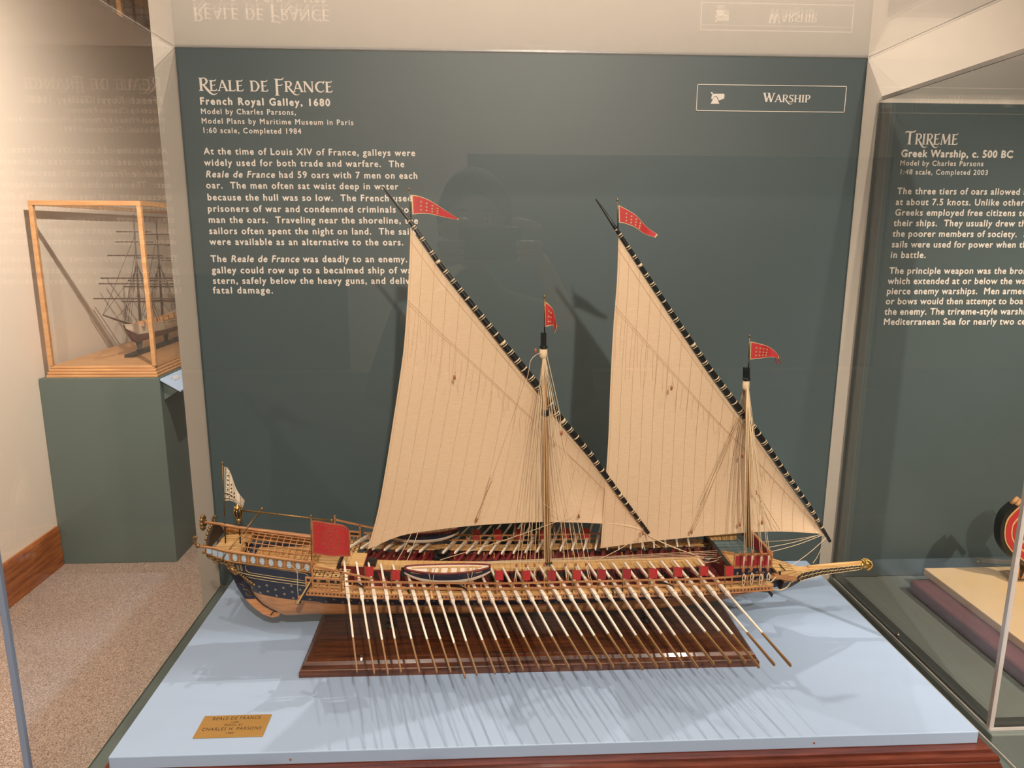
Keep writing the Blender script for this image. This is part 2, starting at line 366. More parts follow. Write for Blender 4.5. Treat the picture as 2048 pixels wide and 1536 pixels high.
# ------------------------------------------------------------ the room
FLOOR, CEIL = -0.837, 2.0
LW, BW = -1.948, 3.7
XL, XR, ZT, DECK = -0.5695, 0.7765, 1.0273, -0.0768
def struct(name, mb, m, label=None):
    o = mb.build(name, m); o['kind'] = 'structure'
    if label: o['label'] = label
    return o
struct('floor', MB().bb((-2.1, -4.2, FLOOR - .06), (4.2, 3.9, FLOOR)), M['carpet'])
struct('ceiling', MB().bb((-2.1, -4.2, CEIL), (4.2, 3.9, CEIL + .06)), M['ceil'])
struct('wall_left', MB().bb((LW - .1, -4.2, FLOOR), (LW, 3.9, CEIL)), M['cream'])
struct('wall_right', MB().bb((4.1, -4.2, FLOOR), (4.2, 3.9, CEIL)), M['cream'])
struct('wall_back', MB().bb((LW, BW, FLOOR), (4.1, BW + .1, CEIL)), M['cream'])
struct('wall_front', MB().bb((LW, -4.2, FLOOR), (4.1, -4.1, CEIL)), M['cream'])
struct('wall_partition', MB().bb((-0.6125, 0.004, FLOOR), (4.1, 0.10, 1.26)), M['cream'])
mb = MB(); mb.bb((LW, -4.1, FLOOR), (LW + .014, 1.735, -0.66), 0); mb.prism([(LW, -4.1, -0.66), (LW + .014, -4.1, -0.66), (LW + .008, -4.1, -0.645), (LW, -4.1, -0.645)], (0, 5.835, 0), 0)
struct('baseboard_left', mb, M['basewood'])
mb = MB(); mb.bb((LW, 2.15, 1.885), (LW + .06, 3.69, CEIL - .001), 0); mb.bb((LW + .06, 2.47, 1.885), (LW + .075, 2.56, CEIL - .001), 1); mb.bb((LW + .06, 3.2, 1.885), (LW + .075, 3.3, CEIL - .001), 1)
o = mb.build('trim_1', [M['doorwood'], M['basewood']]); o['kind'] = 'structure'

# ------------------------------------------------------------ sign: the galley's information panel
pan = thing('information_panel', 'large dark teal information panel headed REALE DE FRANCE on the wall behind the galley', 'sign', (0.1, 0, DECK), 'information panels')
bevel(MB().bb((XL, 0, DECK), (XR, 0.004, ZT - .001)).build('board', M['teal'], pan), 0.0008)
mb = MB(); put_title(mb, 'REALE DE FRANCE', (398, 182), (667, 184.5), 26, 21.5); mb.build('heading', M['letter'], pan, False)
mb = MB(); put_line(mb, 'French Royal Galley, 1680', 'French Royal Galley, 1680', (400, 208.8), (663, 212), 14, off=.040); mb.build('subheading', M['letter'], pan, False)
mb = MB()
for t, l, r in (('Model by Charles Parsons,', (401.5, 227.4), (593.7, 230)), ('Model Plans by Maritime Museum in Paris', (403, 246.6), (708.8, 250.3)), ('1:60 scale, Completed 1984', (404.6, 265.4), (604.3, 267.8))):
    put_line(mb, t, t, l, r, 10.6)
mb.build('credit_text', M['letter'], pan, False)
mb = MB()
for row in (('At the time of Louis XIV of France, galleys were', (408, 307), (832.3, 313.4), ()),
        ('widely used for both trade and warfare.  The', (408.8, 329.4), (810.7, 336), ()),
        ('Reale de France had 59 oars with 7 men on each', (411, 352.8), (837, 359), ((0, 15),)),
        ('oar.  The men often sat waist deep in water', (412.3, 375), (798.3, 380.5), ()),
        ('because the hull was so low.  The French used', (414.7, 398.6), (826, 404.5), ()),
        ('prisoners of war and condemned criminals to', (415.3, 421), (819.4, 427.4), ()),
        ('man the oars.  Traveling near the shoreline, the', (417, 443), (838, 449.7), ()),
        ('sailors often spent the night on land.  The sails', (418.2, 465), (834, 472), ()),
        ('were available as an alternative to the oars.', (419.4, 487), (809, 493), ()),
        None, ('The Reale de France was deadly to an enemy.', (421.7, 521), (816.4, 527), ((4, 19),)),
        ("galley could row up to a becalmed ship of war", (424, 543.4), (834, 549.5), ()),
        ('stern, safely below the heavy guns, and deli', (425.7, 564.5), (811.5, 570.5), ()),
        ('fatal damage.', (426.4, 585.6), (548.7, 587.8), ())):
    if row is None: mb.build('body_text', M['letter'], pan, False); mb = MB(); continue
    t, l, r, it = row; put_line(mb, t + ('ver' if t.endswith('deli') else ''), t, l, r, 12.9, ital=it, off=.026)
mb.build('body_text', M['letter'], pan, False)
# category badge with a cannon
bd = MB(); c = [at(1394.4, 168.6, 0), at(1693.4, 172.2, 0), at(1690, 225, 0), at(1392.2, 222.4, 0)]
x0, x1 = c[0].x, c[1].x; z1 = (c[0].z + c[1].z) / 2; z0 = (c[2].z + c[3].z) / 2
w = .0013
for lo, hi in (((x0, z1 - w), (x1, z1)), ((x0, z0), (x1, z0 + w)), ((x0, z0), (x0 + w, z1)), ((x1 - w, z0), (x1, z1))): bd.bb((lo[0], -.0012, lo[1]), (hi[0], 0, hi[1]))
badge = bd.build('category_badge', M['letter'], pan)
def zp(px, py): return at(1370 + px / 5.535, 150 + py / 5.535, 0)
mb = MB()
def poly(pts, dy=0.0): mb.prism([(zp(*p).x, -.0002 - dy, zp(*p).z) for p in pts], (0, -.0008, 0))
poly([(292, 236), (300, 218), (318, 209), (432, 209), (436, 232), (430, 262), (372, 284), (360, 250), (345, 234), (325, 234), (300, 270), (290, 270)])
poly([(283, 319), (378, 319), (352, 254), (340, 240), (326, 240), (314, 256)])
poly([(284, 192), (298, 190), (312, 208), (302, 216), (288, 206)])
mb.build('cannon_icon', M['letter'], badge)
mb = MB(); put_title(mb, 'WARSHIP', (1525.5, 204.2), (1620.2, 204.3), 18, 14.6); mb.build('badge_text', M['letter'], badge, False)

# ------------------------------------------------------------ plinth, mahogany base and pale blue platform
pl = thing('display_plinth', 'dark teal display plinth under the pale blue platform and its clear cover', 'plinth', (0.1, -0.34, FLOOR))
bevel(MB().bb((XL, -0.6784, FLOOR), (XR, 0, DECK)).build('cabinet', M['teal_plinth'], pl), .002)
PXL, PXR, YF, YB = -0.494, 0.7012, -0.6349, -0.09
prof = [(0.0, -.0192), (.0125, -.0192), (.0125, -.0225), (.0155, -.0225), (.0195, -.0245), (.0215, -.029), (.0205, -.033), (.0225, -.034), (.0245, -.040), (.0285, -.045), (.034, -.047), (.034, -.0505), (.037, -.054), (.0375, -.062), (.0375, DECK)]
vs = []; fs = []
for o_, z in prof:
    vs += [(PXL - o_ * .7, YF - o_, z), (PXR + o_ * .9, YF - o_, z), (PXR + o_ * .9, YB + o_, z), (PXL - o_ * .7, YB + o_, z)]
for i in range(len(prof) - 1):
    for j in range(4): fs.append((4 * i + j, 4 * i + (j + 1) % 4, 4 * i + 4 + (j + 1) % 4, 4 * i + 4 + j))
fs.append((0, 1, 2, 3)); k = 4 * (len(prof) - 1); fs.append((k + 3, k + 2, k + 1, k))
bo = thing('display_platform', 'pale blue painted platform on mahogany moulding carrying the galley model', 'platform', (0.1, YF, DECK))
MB().add(vs, fs).build('moulding', M['mahog'], bo)
bevel(MB().bb((PXL, YF, -.0192), (PXR, YB, 0)).build('board', M['blue'], bo), .0016, 3)
for px, py in ((581, 1519), (1628, 1486)):
    p = at(px, py, YF); MB().lathe((p.x, YF + .001, p.z), [(.0018, 0), (.0018, -.0012), (.0008, -.0016)], 8, 0, 'y').build('screw', M['block'], bo)
# brass plaque
pq = thing('brass_plaque', 'small engraved brass plaque lying on the front left of the pale blue platform', 'plaque', (-.348, -.58, 0))
A, B, Cc, D = atz(386, 1477, .001), atz(527, 1472, .001), atz(543, 1428, .001), atz(408, 1433, .001)
qx0, qx1, qy0, qy1 = (A.x + D.x) / 2, (B.x + Cc.x) / 2, (A.y + B.y) / 2, (Cc.y + D.y) / 2
bevel(MB().bb((qx0, qy0, 0), (qx1, qy1, .0016)).build('plate', M['brass'], pq), .0005)
mb = MB()
for t, yy, hh, ww in (('REALE DE FRANCE', .78, .0064, .068), ('1680', .625, .0038, .011), ('MODEL BY', .49, .0042, .026), ('CHARLES H. PARSONS', .295, .0064, .082), ('1984', .125, .0038, .011)):
    v, f = text_mesh(t, 1.15, 0.0); tw = max(p[0] for p in v); s = hh / CAPH; xc = (qx0 + qx1) / 2
    mb.add([(xc + (p[0] - tw / 2) * ww / tw, qy0 + (qy1 - qy0) * yy + p[1] * s, .00175) for p in v], f)
mb.build('engraved_text', M['ink'], pq, False)

# ------------------------------------------------------------ acrylic covers
def cover(label, x0, x1, y0, y1, z0, z1, edge):
    t = thing('acrylic_case', label, 'display case', ((x0 + x1) / 2, (y0 + y1) / 2, z0), 'clear acrylic covers'); k = .0045
    MB().bb((x0, y0, z0), (x0 + k, y1, z1 - k)).build('side_pane', M['acry'], t)
    MB().bb((x1 - k, y0, z0), (x1, y1, z1 - k)).build('side_pane', M['acry'], t)
    MB().bb((x0 + k, y0, z0), (x1 - k, y0 + k, z1 - k)).build('front_pane', M['acry'], t)
    MB().bb((x0, y0, z1 - k), (x1, y1, z1)).build('top_pane', M['acry'], t)
    return t, k
c1, k = cover('large clear acrylic cover over the galley model and its teal panel', XL, XR, -.6784, -.0005, DECK, ZT, 0)
MB().bb((XL - .0015, -.682, DECK), (XL + .0055, -.676, ZT)).build('corner_edge', M['edge_blue'], c1)
mb = MB(); mb.bb((XL, -.676, ZT - .0005), (XL + .0012, -.006, ZT + .0012)); mb.bb((XR - .0012, -.676, ZT - .0005), (XR, -.006, ZT + .0012)); mb.bb((XL, -.0026, ZT), (XR, -.0012, ZT + .0035)); mb.build('top_edge', M['edge'], c1)
mb = MB(); mb.bb((XR - .0008, -.678, DECK), (XR + .0012, -.01, DECK + .003)); mb.build('bottom_edge', M['edge'], c1)
C2X, C2Y, C2Z, C2T = 0.807, -.524, -.0857, .952
pl2 = thing('display_plinth', 'grey teal display plinth on the right under the trireme model', 'plinth', (1.4, -.26, FLOOR))
bevel(MB().bb((C2X - .004, C2Y - .012, FLOOR), (2.15, 0, C2Z)).build('cabinet', M['plinth_grey'], pl2), .002)
c2, k = cover('clear acrylic cover over the trireme model on the right', C2X, 2.1, C2Y, -.0005, C2Z, C2T, 1)
mb = MB(); mb.bb((C2X - .001, C2Y - .001, C2Z), (C2X + .006, C2Y + .006, C2T)); mb.build('corner_edge', M['edge'], c2)
mb = MB(); mb.bb((C2X - .001, C2Y, C2T - .006), (C2X + .003, -.012, C2T + .001)); mb.build('top_edge', M['edge'], c2)
mb = MB(); mb.bb((C2X - .0015, C2Y, C2Z), (C2X + .001, -.012, C2Z + .003)); mb.bb((C2X, C2Y - .0015, C2Z), (2.1, C2Y + .001, C2Z + .004)); mb.build('bottom_edge', M['edge'], c2)
mb = MB(); mb.bb((C2X + .0055, C2Y + .006, C2Z), (C2X + .026, -.006, C2Z + .004)); mb.bb((C2X + .026, C2Y + .006, C2Z), (2.09, C2Y + .024, C2Z + .004)); mb.bb((C2X + .0055, -.010, C2Z + .004), (C2X + .020, -.002, C2T - .02)); mb.build('rail_with_reflection', M['rail'], c2)  # dark base rail, plus an upright strip coloured as the pane's dark reflection
for px, py in ((1797.5, 1270), ):
    d = CF + CR * ((px - 1024) / FPX) - CU * ((py - 768) / FPX); t_ = (C2X - CAM[0]) / d[0]; p = CAM + d * t_
    MB().lathe((C2X - .004, p[1], p[2]), [(.0045, .004), (.0045, .001), (.003, -.001)], 12, 0, 'x').build('screw', M['screw'], c2)
# ------------------------------------------------------------ trireme panel
p2 = thing('information_panel', 'dark teal information panel headed TRIREME behind the right display case', 'sign', (1.4, -.005, C2Z), 'information panels')
bevel(MB().bb((C2X + .002, 0, C2Z), (2.1, 0.004, at(1757, 205, 0).z)).build('board', M['teal'], p2), .0008)
Y2 = -.0008
mb = MB(); put_title(mb, 'TRIREME', (1808, 289), (1916, 289.5), 26, 21.5, Y2); mb.build('heading', M['letter'], p2, False)
mb = MB(); put_line(mb, 'Greek Warship, c. 500 BC', 'Greek Warship, c. 500 BC', (1801.4, 313.7), (2026.5, 315.4), 14, Y2, off=.040); mb.build('subheading', M['letter'], p2, False)
mb = MB(); put_line(mb, 'Model by Charles Parsons', 'Model by Charles Parsons', (1799.4, 331), (1967.8, 332), 10, Y2); put_line(mb, '1:48 scale, Completed 2003', '1:48 scale, Completed 2003', (1798.3, 348.6), (1976.8, 350), 10, Y2); mb.build('credit_text', M['letter'], p2, False)
mb = MB()
for row in (('The three tiers of oars allowed a', 'The three tiers of oars allowed', (1794, 388), (2040.7, 389.5)), ('at about 7.5 knots. Unlike other', 'at about 7.5 knots. Unlike other', (1791, 410), (2049, 411)),
        ('Greeks employed free citizens to', 'Greeks employed free citizens', (1789.3, 431), (2031.4, 432)), ('their ships.  They usually drew th', 'their ships.  They usually drew', (1787, 452), (2030, 452.8)),
        ('the poorer members of society.  S', 'the poorer members of society.', (1784.8, 473.4), (2034.7, 474)), ('sails were used for power when th', 'sails were used for power when', (1782.9, 494.9), (2032.5, 495)),
        ('in battle.', 'in battle.', (1780.6, 515.5), (1852.8, 516)), None, ('The principle weapon was the bron', 'The principle weapon was the', (1777.9, 547.5), (2013, 547.5)),
        ('which extended at or below the wa', 'which extended at or below the', (1775.3, 568), (2025, 568)), ('pierce enemy warships.  Men armed', 'pierce enemy warships.  Men', (1772.8, 588.3), (1999.4, 588)),
        ('or bows would then attempt to boa', 'or bows would then attempt to', (1770.8, 608.6), (2013.4, 608)), ('the enemy. The trireme-style warshi', 'the enemy. The trireme-style', (1768.6, 629.6), (1994.9, 628.4)),
        ('Mediterranean Sea for nearly two ce', 'Mediterranean Sea for nearly two', (1766.3, 650), (2028.7, 648.5))):
    if row is None: mb.build('body_text', M['letter'], p2, False); mb = MB(); continue
    t, f, l, r = row; put_line(mb, t, f, l, r, 12.6, Y2, off=.026)
mb.build('body_text', M['letter'], p2, False)
# ------------------------------------------------------------ the galley
YC = -.362
SHIP = thing('model_galley', 'wooden scale model of a two-masted rowing galley with lateen sails and red flags', 'model ship', (0.084, YC, 0.0))
def S(px, py, y): return at(px, py, YC + y)          # y: distance from the centre plane, negative towards the front
# hull: stations along X, section from keel to sheer
HX = np.array([-.420, -.36, -.30, -.262, -.255, -.15, 0, .15, .30, .38, .44, .49, .53, .565])
HB = np.array([.030, .041, .046, .048, .049, .0515, .053, .053, .051, .047, .039, .026, .014, .002])
HS = np.array([.168, .163, .155, .149, .128, .121, .118, .1175, .118, .117, .114, .110, .106, .104])
_st = [S(*q, 0) for q in ((470, 1128), (478, 1138), (487, 1152), (497, 1166), (506, 1180), (517, 1195), (530, 1207), (544, 1215), (557, 1221))]
KX = np.array([-.44] + [p.x for p in _st] + [-.325, -.28, -.15, 0, .15, .30, .38, .44, .48, .51, .54, .565])
KZ = np.array([_st[0].z + .02] + [p.z for p in _st] + [.0500, .0525, .0515, .049, .0475, .050, .056, .066, .075, .084, .094, .1035])
BZX = np.array([-.42, -.375, -.30, -.2, 0, .2, .40, .50, .565]); BZ = np.array([.110, .104, .093, .085, .080, .081, .091, .101, .112])
def hull_y(X, z):
    b, s, k = np.interp(X, HX, HB), np.interp(X, HX, HS), np.interp(X, KX, KZ)
    t = max(0.0, min(1.0, (z - k) / max(1e-4, s - k)))
    p = 2.2 if -.2 < X < .3 else 1.5 if X < -.34 else 1.7
    if X <= -.2: p = float(np.interp(X, [-.42, -.34, -.2], [1.7, 2.3, 2.3]))
    if X >= .3: p = float(np.interp(X, [.3, .565], [2.2, 1.2]))
    return b * t ** (1 / p)
NX, NZ = 84, 22
def hull_pt(i, j, sd):
    X = -.42 + (.565 + .42) * i
    s, k, bz = np.interp(X, HX, HS), np.interp(X, KX, KZ), np.interp(X, BZX, BZ)
    bz = min(max(bz, k + 1e-4), s - 1e-4); q = .5
    z = k + (bz - k) * (j / q) if j <= q else bz + (s - bz) * (j - q) / (1 - q)
    return (X, YC + sd * hull_y(X, z), z)
mb = MB()
for sd in (-1, 1): mb.grid(lambda u, v: hull_pt(u, v, sd), NX, NZ, mf=lambda i, j: 0 if j < NZ // 2 else 1)
hull = mb.build('hull', [M['hullwood'], M['navy']], SHIP)
# gold fleur-de-lis scattered over the navy band
mb = MB()
def hp(X, z, sd, lift=.0006):
    y = hull_y(X, z); e = .0015
    dz = (hull_y(X, z + e) - y) / e; dx = (hull_y(X + e, z) - y) / e
    n = Vector((-dx, 1, -dz)).normalized(); n.y *= sd
    u = Vector((1, sd * dx, 0)).normalized(); w = Vector((0, sd * dz, 1)).normalized()
    return Vector((X, YC + sd * y, z)) + n * lift, u, w
def fleur(mb, P, u, w, s):
    for a, b, r in ((0, .9, .5), (-.85, -.05, .42), (.85, -.05, .42), (0, -.75, .36)):
        c = P + u * (a * s) + w * (b * s)
        mb.add([c + u * (math.cos(k * 1.0472) * r * s) + w * (math.sin(k * 1.0472) * r * s * 1.25) for k in range(6)], [tuple(range(6))])
for sd in (-1, 1):
    X = -.385; row = 0
    while X < .46:
        bz, s = np.interp(X, BZX, BZ), np.interp(X, HX, HS)
        top = min(s - .004, np.interp(X, [-.42, -.27, -.25], [.132, .122, .118]))
        zz = bz + .004 + (row % 2) * .006
        while zz < top - .001:
            fleur(mb, *hp(X, zz, sd), .0019); zz += .0125
        X += .0135; row += 1
mb.build('fleur_ornament', M['goldline'], hull, False)
# stern panel: gold framed navy field and wales
mb = MB()
for sd in (-1, 1):
    def ln(pts, r): mb.tube([hp(x, z, sd, .0004)[0] for x, z in pts], r, 5)
    def ztop(X, d): return np.interp(X, HX, HS) - d
    c = [(-.372, .004), (-.28, .004), (-.275, .007), (-.275, .0155), (-.279, .019), (-.371, .019), (-.376, .016), (-.376, .007), (-.372, .004)]
    pts = []
    for (xa, da), (xb, db) in zip(c, c[1:]):
        for k in range(6): pts.append((xa + (xb - xa) * k / 6, ztop(xa + (xb - xa) * k / 6, da + (db - da) * k / 6)))
    ln(pts + [(c[0][0], ztop(c[0][0], c[0][1]))], .00045)
    ln([(x, ztop(x, .0235)) for x in np.linspace(-.400, -.262, 20)], .0008)
    ln([(x, ztop(x, .029)) for x in np.linspace(-.378, -.262, 18)], .00045)
    for x0, x1 in ((-.393, -.381), (-.271, -.264)):                     # scrolled ornament
        for k in range(7):
            for q in range(2 if x1 - x0 > .01 else 1):
                ctr = (x0 + (x1 - x0) * (q + .5) / (2 if x1 - x0 > .01 else 1), ztop(x0, .005 + k * .0022))
                ln([(ctr[0] + .002 * math.cos(a) * (1 - a / 12), ctr[1] + .0013 * math.sin(a)) for a in np.linspace(0, 5.5, 8)], .0003)
mb.build('gilded_moulding', M['goldline'], hull)
# rudder hanging on the stern post
mb = MB(); pr = [(.0, .0)]
rud = [(462, 1143), (476, 1172), (492, 1196), (510, 1214), (528, 1227), (545, 1233), (558, 1230), (565, 1222), (557, 1220.5), (544, 1214.5), (530, 1206.5), (517, 1194.5), (506, 1179.5), (497, 1165.5), (487, 1151.5)]
P = [S(x, y, 0) for x, y in rud]
mb.prism([(p.x, YC - .0035, p.z) for p in P], (0, .007, 0), 0)
mb.tube([(p.x - .001, YC - .0055, p.z) for p in P[8:]], .0011, 5, 1); mb.tube([(p.x, YC + .0042, p.z) for p in P[8:]], .0011, 5, 1)
mb.beam(S(541, 1230, -.006), S(561, 1209, -.016), .0012, .0016, 1); mb.beam(S(472, 1165, -.004), S(484, 1160, -.010), .0012, .002, 1)
mb.build('rudder', [M['hullwood'], M['dark']], SHIP)
mb = MB()                                                              # navy upper half of the sternpost with gilded dolphin
mb.prism([(p.x, YC - .0045, p.z) for p in (S(462, 1142, 0), S(476, 1171, 0), S(491, 1195, 0), S(512, 1195, 0), S(500, 1172, 0), S(486, 1150, 0))], (0, .009, 0), 0)
d = smooth_curve([S(*p, -.0048) for p in ((481, 1168), (488, 1172), (486, 1178), (494, 1180), (500, 1185), (494, 1190), (491, 1184), (498, 1192), (503, 1189))], 5)
mb.tube(d, .0006, 5, 1)
mb.build('sternpost', [M['navy'], M['antique']], SHIP)
# stern figure: gilded scrollwork sweeping up under the counter
for sd in (-1, 1):
    mb = MB()
    def q(px, py, y): p = S(px, py, -y); return Vector((p.x, YC + sd * y, p.z))
    mb.tube(smooth_curve([q(416, 1106, .030), q(424, 1117, .030), q(436, 1116, .032), q(446, 1120, .034), q(458, 1131, .038), q(471, 1146, .040)], 5), [.0030 + .0018 * math.sin(i * .9) for i in range(26)], 8, 0)
    for cx, cy, r in ((423, 1112, 6), (431, 1119, 5.5), (439, 1112, 5), (444, 1122, 5.5), (453, 1124, 6), (459, 1132, 6), (466, 1138, 6), (471, 1144, 5), (448, 1116, 4), (463, 1127, 4), (455, 1117, 4)):
        mb.tube([q(cx + r * math.cos(a) * (1 - a / 14), cy + r * math.sin(a) * (1 - a / 14), .041) for a in np.linspace(0, 8, 16)], .0016, 6, 0)
    for cx, cy in ((476, 1149), (481, 1152), (486, 1155), (490, 1158), (494, 1161), (498, 1164), (503, 1166), (508, 1169)):
        p = hp(S(cx, cy, -.03).x, S(cx, cy, -.03).z, sd, .0012)[0]; mb.ball(p, .0026, 0, 8, (1.2, .6, .9))
    mb.build('stern_carving', M['antique'], SHIP)
# window gallery along each side of the poop
GA = [(-.4345, .1945), (-.3990, .1860), (-.33, .1752), (-.266, .1655)]      # upper edge X,z
def gz(X, t): return np.interp(X, [p[0] for p in GA], [p[1] for p in GA]) - t * np.interp(X, [-.4345, -.40, -.266], [.012, .0165, .0165])
def gy(X): return np.interp(X, [-.4345, -.40, -.266], [.040, .0435, .0470])
wx = list(np.linspace(-.4335, -.397, 5)) + list(np.linspace(-.3955, -.268, 10))
for sd in (-1, 1):
    mb = MB()
    mb.grid(lambda u, v: ((-.4345 + .1685 * u), YC + sd * gy(-.4345 + .1685 * u), gz(-.4345 + .1685 * u, v)), 12, 1, 0, False)
    for t, r in ((0, .0017), (1.0, .0013), (.14, .0007)):
        mb.tube([(x, YC + sd * (gy(x) + .0008), gz(x, t)) for x in np.linspace(-.4345, -.266, 12)], r, 6, 0)
    for x in wx: mb.beam((x, YC + sd * (gy(x) + .0006), gz(x, 0)), (x, YC + sd * (gy(x) + .0006), gz(x, 1)), .0016, .0014, 1, (0, 1, 0))
    gal = mb.build('window_gallery', [M['galwood'], M['pear']], SHIP)
    for i, (a, b) in enumerate(zip(wx, wx[1:])):
        if 0 < i == 4: continue
        xm = (a + b) / 2; hw = (b - a) * (.40 if i < 4 else .27); w = MB(); yy = YC + sd * (gy(xm) + .0007)
        if i < 4: pts = [(xm - hw, .2), (xm + hw, .2), (xm + hw, .9), (xm - hw, .9)]
        else: pts = [(xm + hw * math.cos(t), .52 - .36 * max(-.9, min(.98, math.sin(t) * 1.2))) for t in np.linspace(0, 6.283, 13)[:-1]]
        w.prism([(x, yy, gz(x, t)) for x, t in pts], (0, sd * .0006, 0), 0)
        if i > 4:
            w.beam((xm, yy + sd * .0008, gz(xm, .2)), (xm, yy + sd * .0008, gz(xm, .85)), .0005, .0004, 1, (0, 1, 0)); w.beam((xm - hw, yy + sd * .0008, gz(xm, .52)), (xm + hw, yy + sd * .0008, gz(xm, .52)), .0005, .0004, 1)
        w.build('window', [M['pane'], M['whiteflag']], gal)
# poop floor, after deck and stern rail
def deck(mb, x0, x1, y0, y1, z, th, n, m0=0, m1=1, alongx=True):
    mb.bb((x0, YC + y0, z - th), (x1, YC + y1, z), m0)
    for i in range(1, n):
        if alongx: y = y0 + (y1 - y0) * i / n; mb.bb((x0, YC + y - .0002, z), (x1, YC + y + .0002, z + .0002), m1)
        else: x = x0 + (x1 - x0) * i / n; mb.bb((x - .0002, YC + y0, z), (x + .0002, YC + y1, z + .0002), m1)
mb = MB()
mb.prism([(-.430, YC - .037, .178), (-.385, YC - .040, .178), (-.385, YC + .040, .178), (-.430, YC + .037, .178)], (0, 0, .002), 0)
for i in range(1, 9): mb.bb((-.428, YC - .036 + i * .008, .180), (-.386, YC - .0357 + i * .008, .1802), 1)
for y in (-.018, .018): mb.bb((-.386, YC + y - .022, .172), (-.383, YC + y + .022, .1815), 0)
mb.build('stern_deck', [M['box'], M['blade']], SHIP)
mb = MB(); deck(mb, -.376, -.266, -.034, .034, .150, .003, 10)
for i in range(7): mb.bb((-.372 + i * .0160, YC - .034, .150), (-.370 + i * .0160, YC + .034, .155), 0)
for sd in (-1, 1): mb.bb((-.374, YC + sd * .022, .150), (-.27, YC + sd * .034, .158), 0)
mb.build('poop_floor', [M['box'], M['dark']], SHIP)
mb = MB(); arch = []
for i in range(13):
    a = -1 + 2 * i / 12; arch.append((-.437 + .012 * a * a * 0, YC + .040 * a, .184 + .030 * (1 - a * a) ** .5 * .0 + .028 * (1 - abs(a) ** 2.2)))
mb.prism([(-.438, YC - .040, .184)] + [Vector(p) for p in arch] + [(-.438, YC + .040, .184)], (.004, 0, 0), 0)
for p in arch: mb.ball((p[0] - .001, p[1], p[2]), .0030, 1, 8)
st = mb.build('stern_board', [M['dark'], M['antique']], SHIP)
# lattice canopy frame over the poop
mb = MB()
def cz(X, a): return np.interp(X, [-.44, -.385, -.266], [.1935, .1830, .1660]) + .0225 * (1 - abs(a) ** 2.0) * np.interp(X, [-.44, -.266], [1.0, .85])
def cy_(X): return np.interp(X, [-.4345, -.266], [.041, .047])
for a in np.linspace(-.98, .98, 12): mb.tube([(x, YC + a * cy_(x), cz(x, a)) for x in np.linspace(-.382, -.262, 6)], .0009, 5)
for x in np.linspace(-.381, -.266, 12): mb.tube([(x, YC + a * cy_(x), cz(x, a) - .0009) for a in np.linspace(-1, 1, 11)], .0008, 5)
for x in np.linspace(-.381, -.266, 10):
    for sd in (-1, 1): mb.tube([(x, YC + sd * (cy_(x) - .004), gz(x, .2)), (x, YC + sd * (cy_(x) - .004), cz(x, .9))], .0007, 5)
mb.build('canopy_frame', M['pear'], SHIP)
mb = MB()
mb.tube([(x, YC, cz(x, 0) + .0022) for x in np.linspace(-.449, -.262, 8)], .0024, 8, 0)
for k in range(10): mb.ball((-.451, YC + .0075 * math.cos(k * .628), cz(-.449, 0) + .002 + .0105 * math.sin(k * .628)), .0035, 1, 8)
mb.ball((-.451, YC, cz(-.449, 0) + .002), .008, 1, 8, (.4, .9, 1.2))
mb.build('ridge_pole', [M['pear'], M['antique']], SHIP)
for sd in (-1, 1):
    mb = MB(); x = -.447
    mb.tube([(xx, YC + sd * (cy_(xx) + .0005), gz(max(xx, -.4345), -.05)) for xx in np.linspace(-.446, -.262, 8)], .0018, 6, 0)
    mb.tube(smooth_curve([(x, YC + sd * .041, .197), (x - .004, YC + sd * .042, .202), (x - .003, YC + sd * .043, .210), (x + .002, YC + sd * .043, .211)], 4), .0022, 6, 1); mb.ball((x + .001, YC + sd * .041, .1955), .004, 1, 8)
    mb.build('side_rail', [M['pear'], M['antique']], SHIP)
# lantern, long boom, crossing spar
mb = MB(); b = S(480, 1075, .0); t = S(478, 1048, 0); x, z = t.x, t.z
mb.tube([(b.x, YC, b.z - .012), (x, YC, z)], .0012, 6, 0)
mb.lathe((x, YC, z), [(.001, 0), (.003, .001), (.0015, .003), (.0038, .006), (.0038, .008), (.002, .010)], 10, 1)
mb.lathe((x - .0005, YC, z + .010), [(.0025, 0), (.0060, .006), (.0066, .013), (.004, .017)], 12, 2)
for k in range(8):
    a = k * .785; mb.tube([(x + math.cos(a) * r, YC + math.sin(a) * r, z + .010 + h) for r, h in ((.0027, 0), (.0064, .006), (.0070, .013), (.0042, .0175))], .0007, 5, 1)
mb.lathe((x - .0005, YC, z + .0272), [(.0055, 0), (.006, .0015), (.003, .0035), (.0022, .0055), (.0005, .007)], 10, 1)
for k in range(6): mb.ball((x + .005 * math.cos(k * 1.047), YC + .005 * math.sin(k * 1.047), z + .0295), .0013, 1, 6)
mb.build('stern_lantern', [M['black'], M['gold'], M['dark']], SHIP)
mb = MB(); a, b = S(478, 1020, 0), S(663, 1041, 0); mb.tube([a, b], [.0017, .0013], 8, 0); mb.ball(b, .0026, 0, 8); mb.ball(a, .002, 0, 8); mb.build('longitudinal_spar', M['antique'], SHIP)
mb = MB(); a, b = S(443, 1118, -.052), S(524, 1018, .03); mb.tube([a, b], .0013, 8, 0); mb.ball(a, .0032, 0, 8); mb.ball(b, .0030, 0, 8); mb.build('crossing_spar', M['antique'], SHIP)

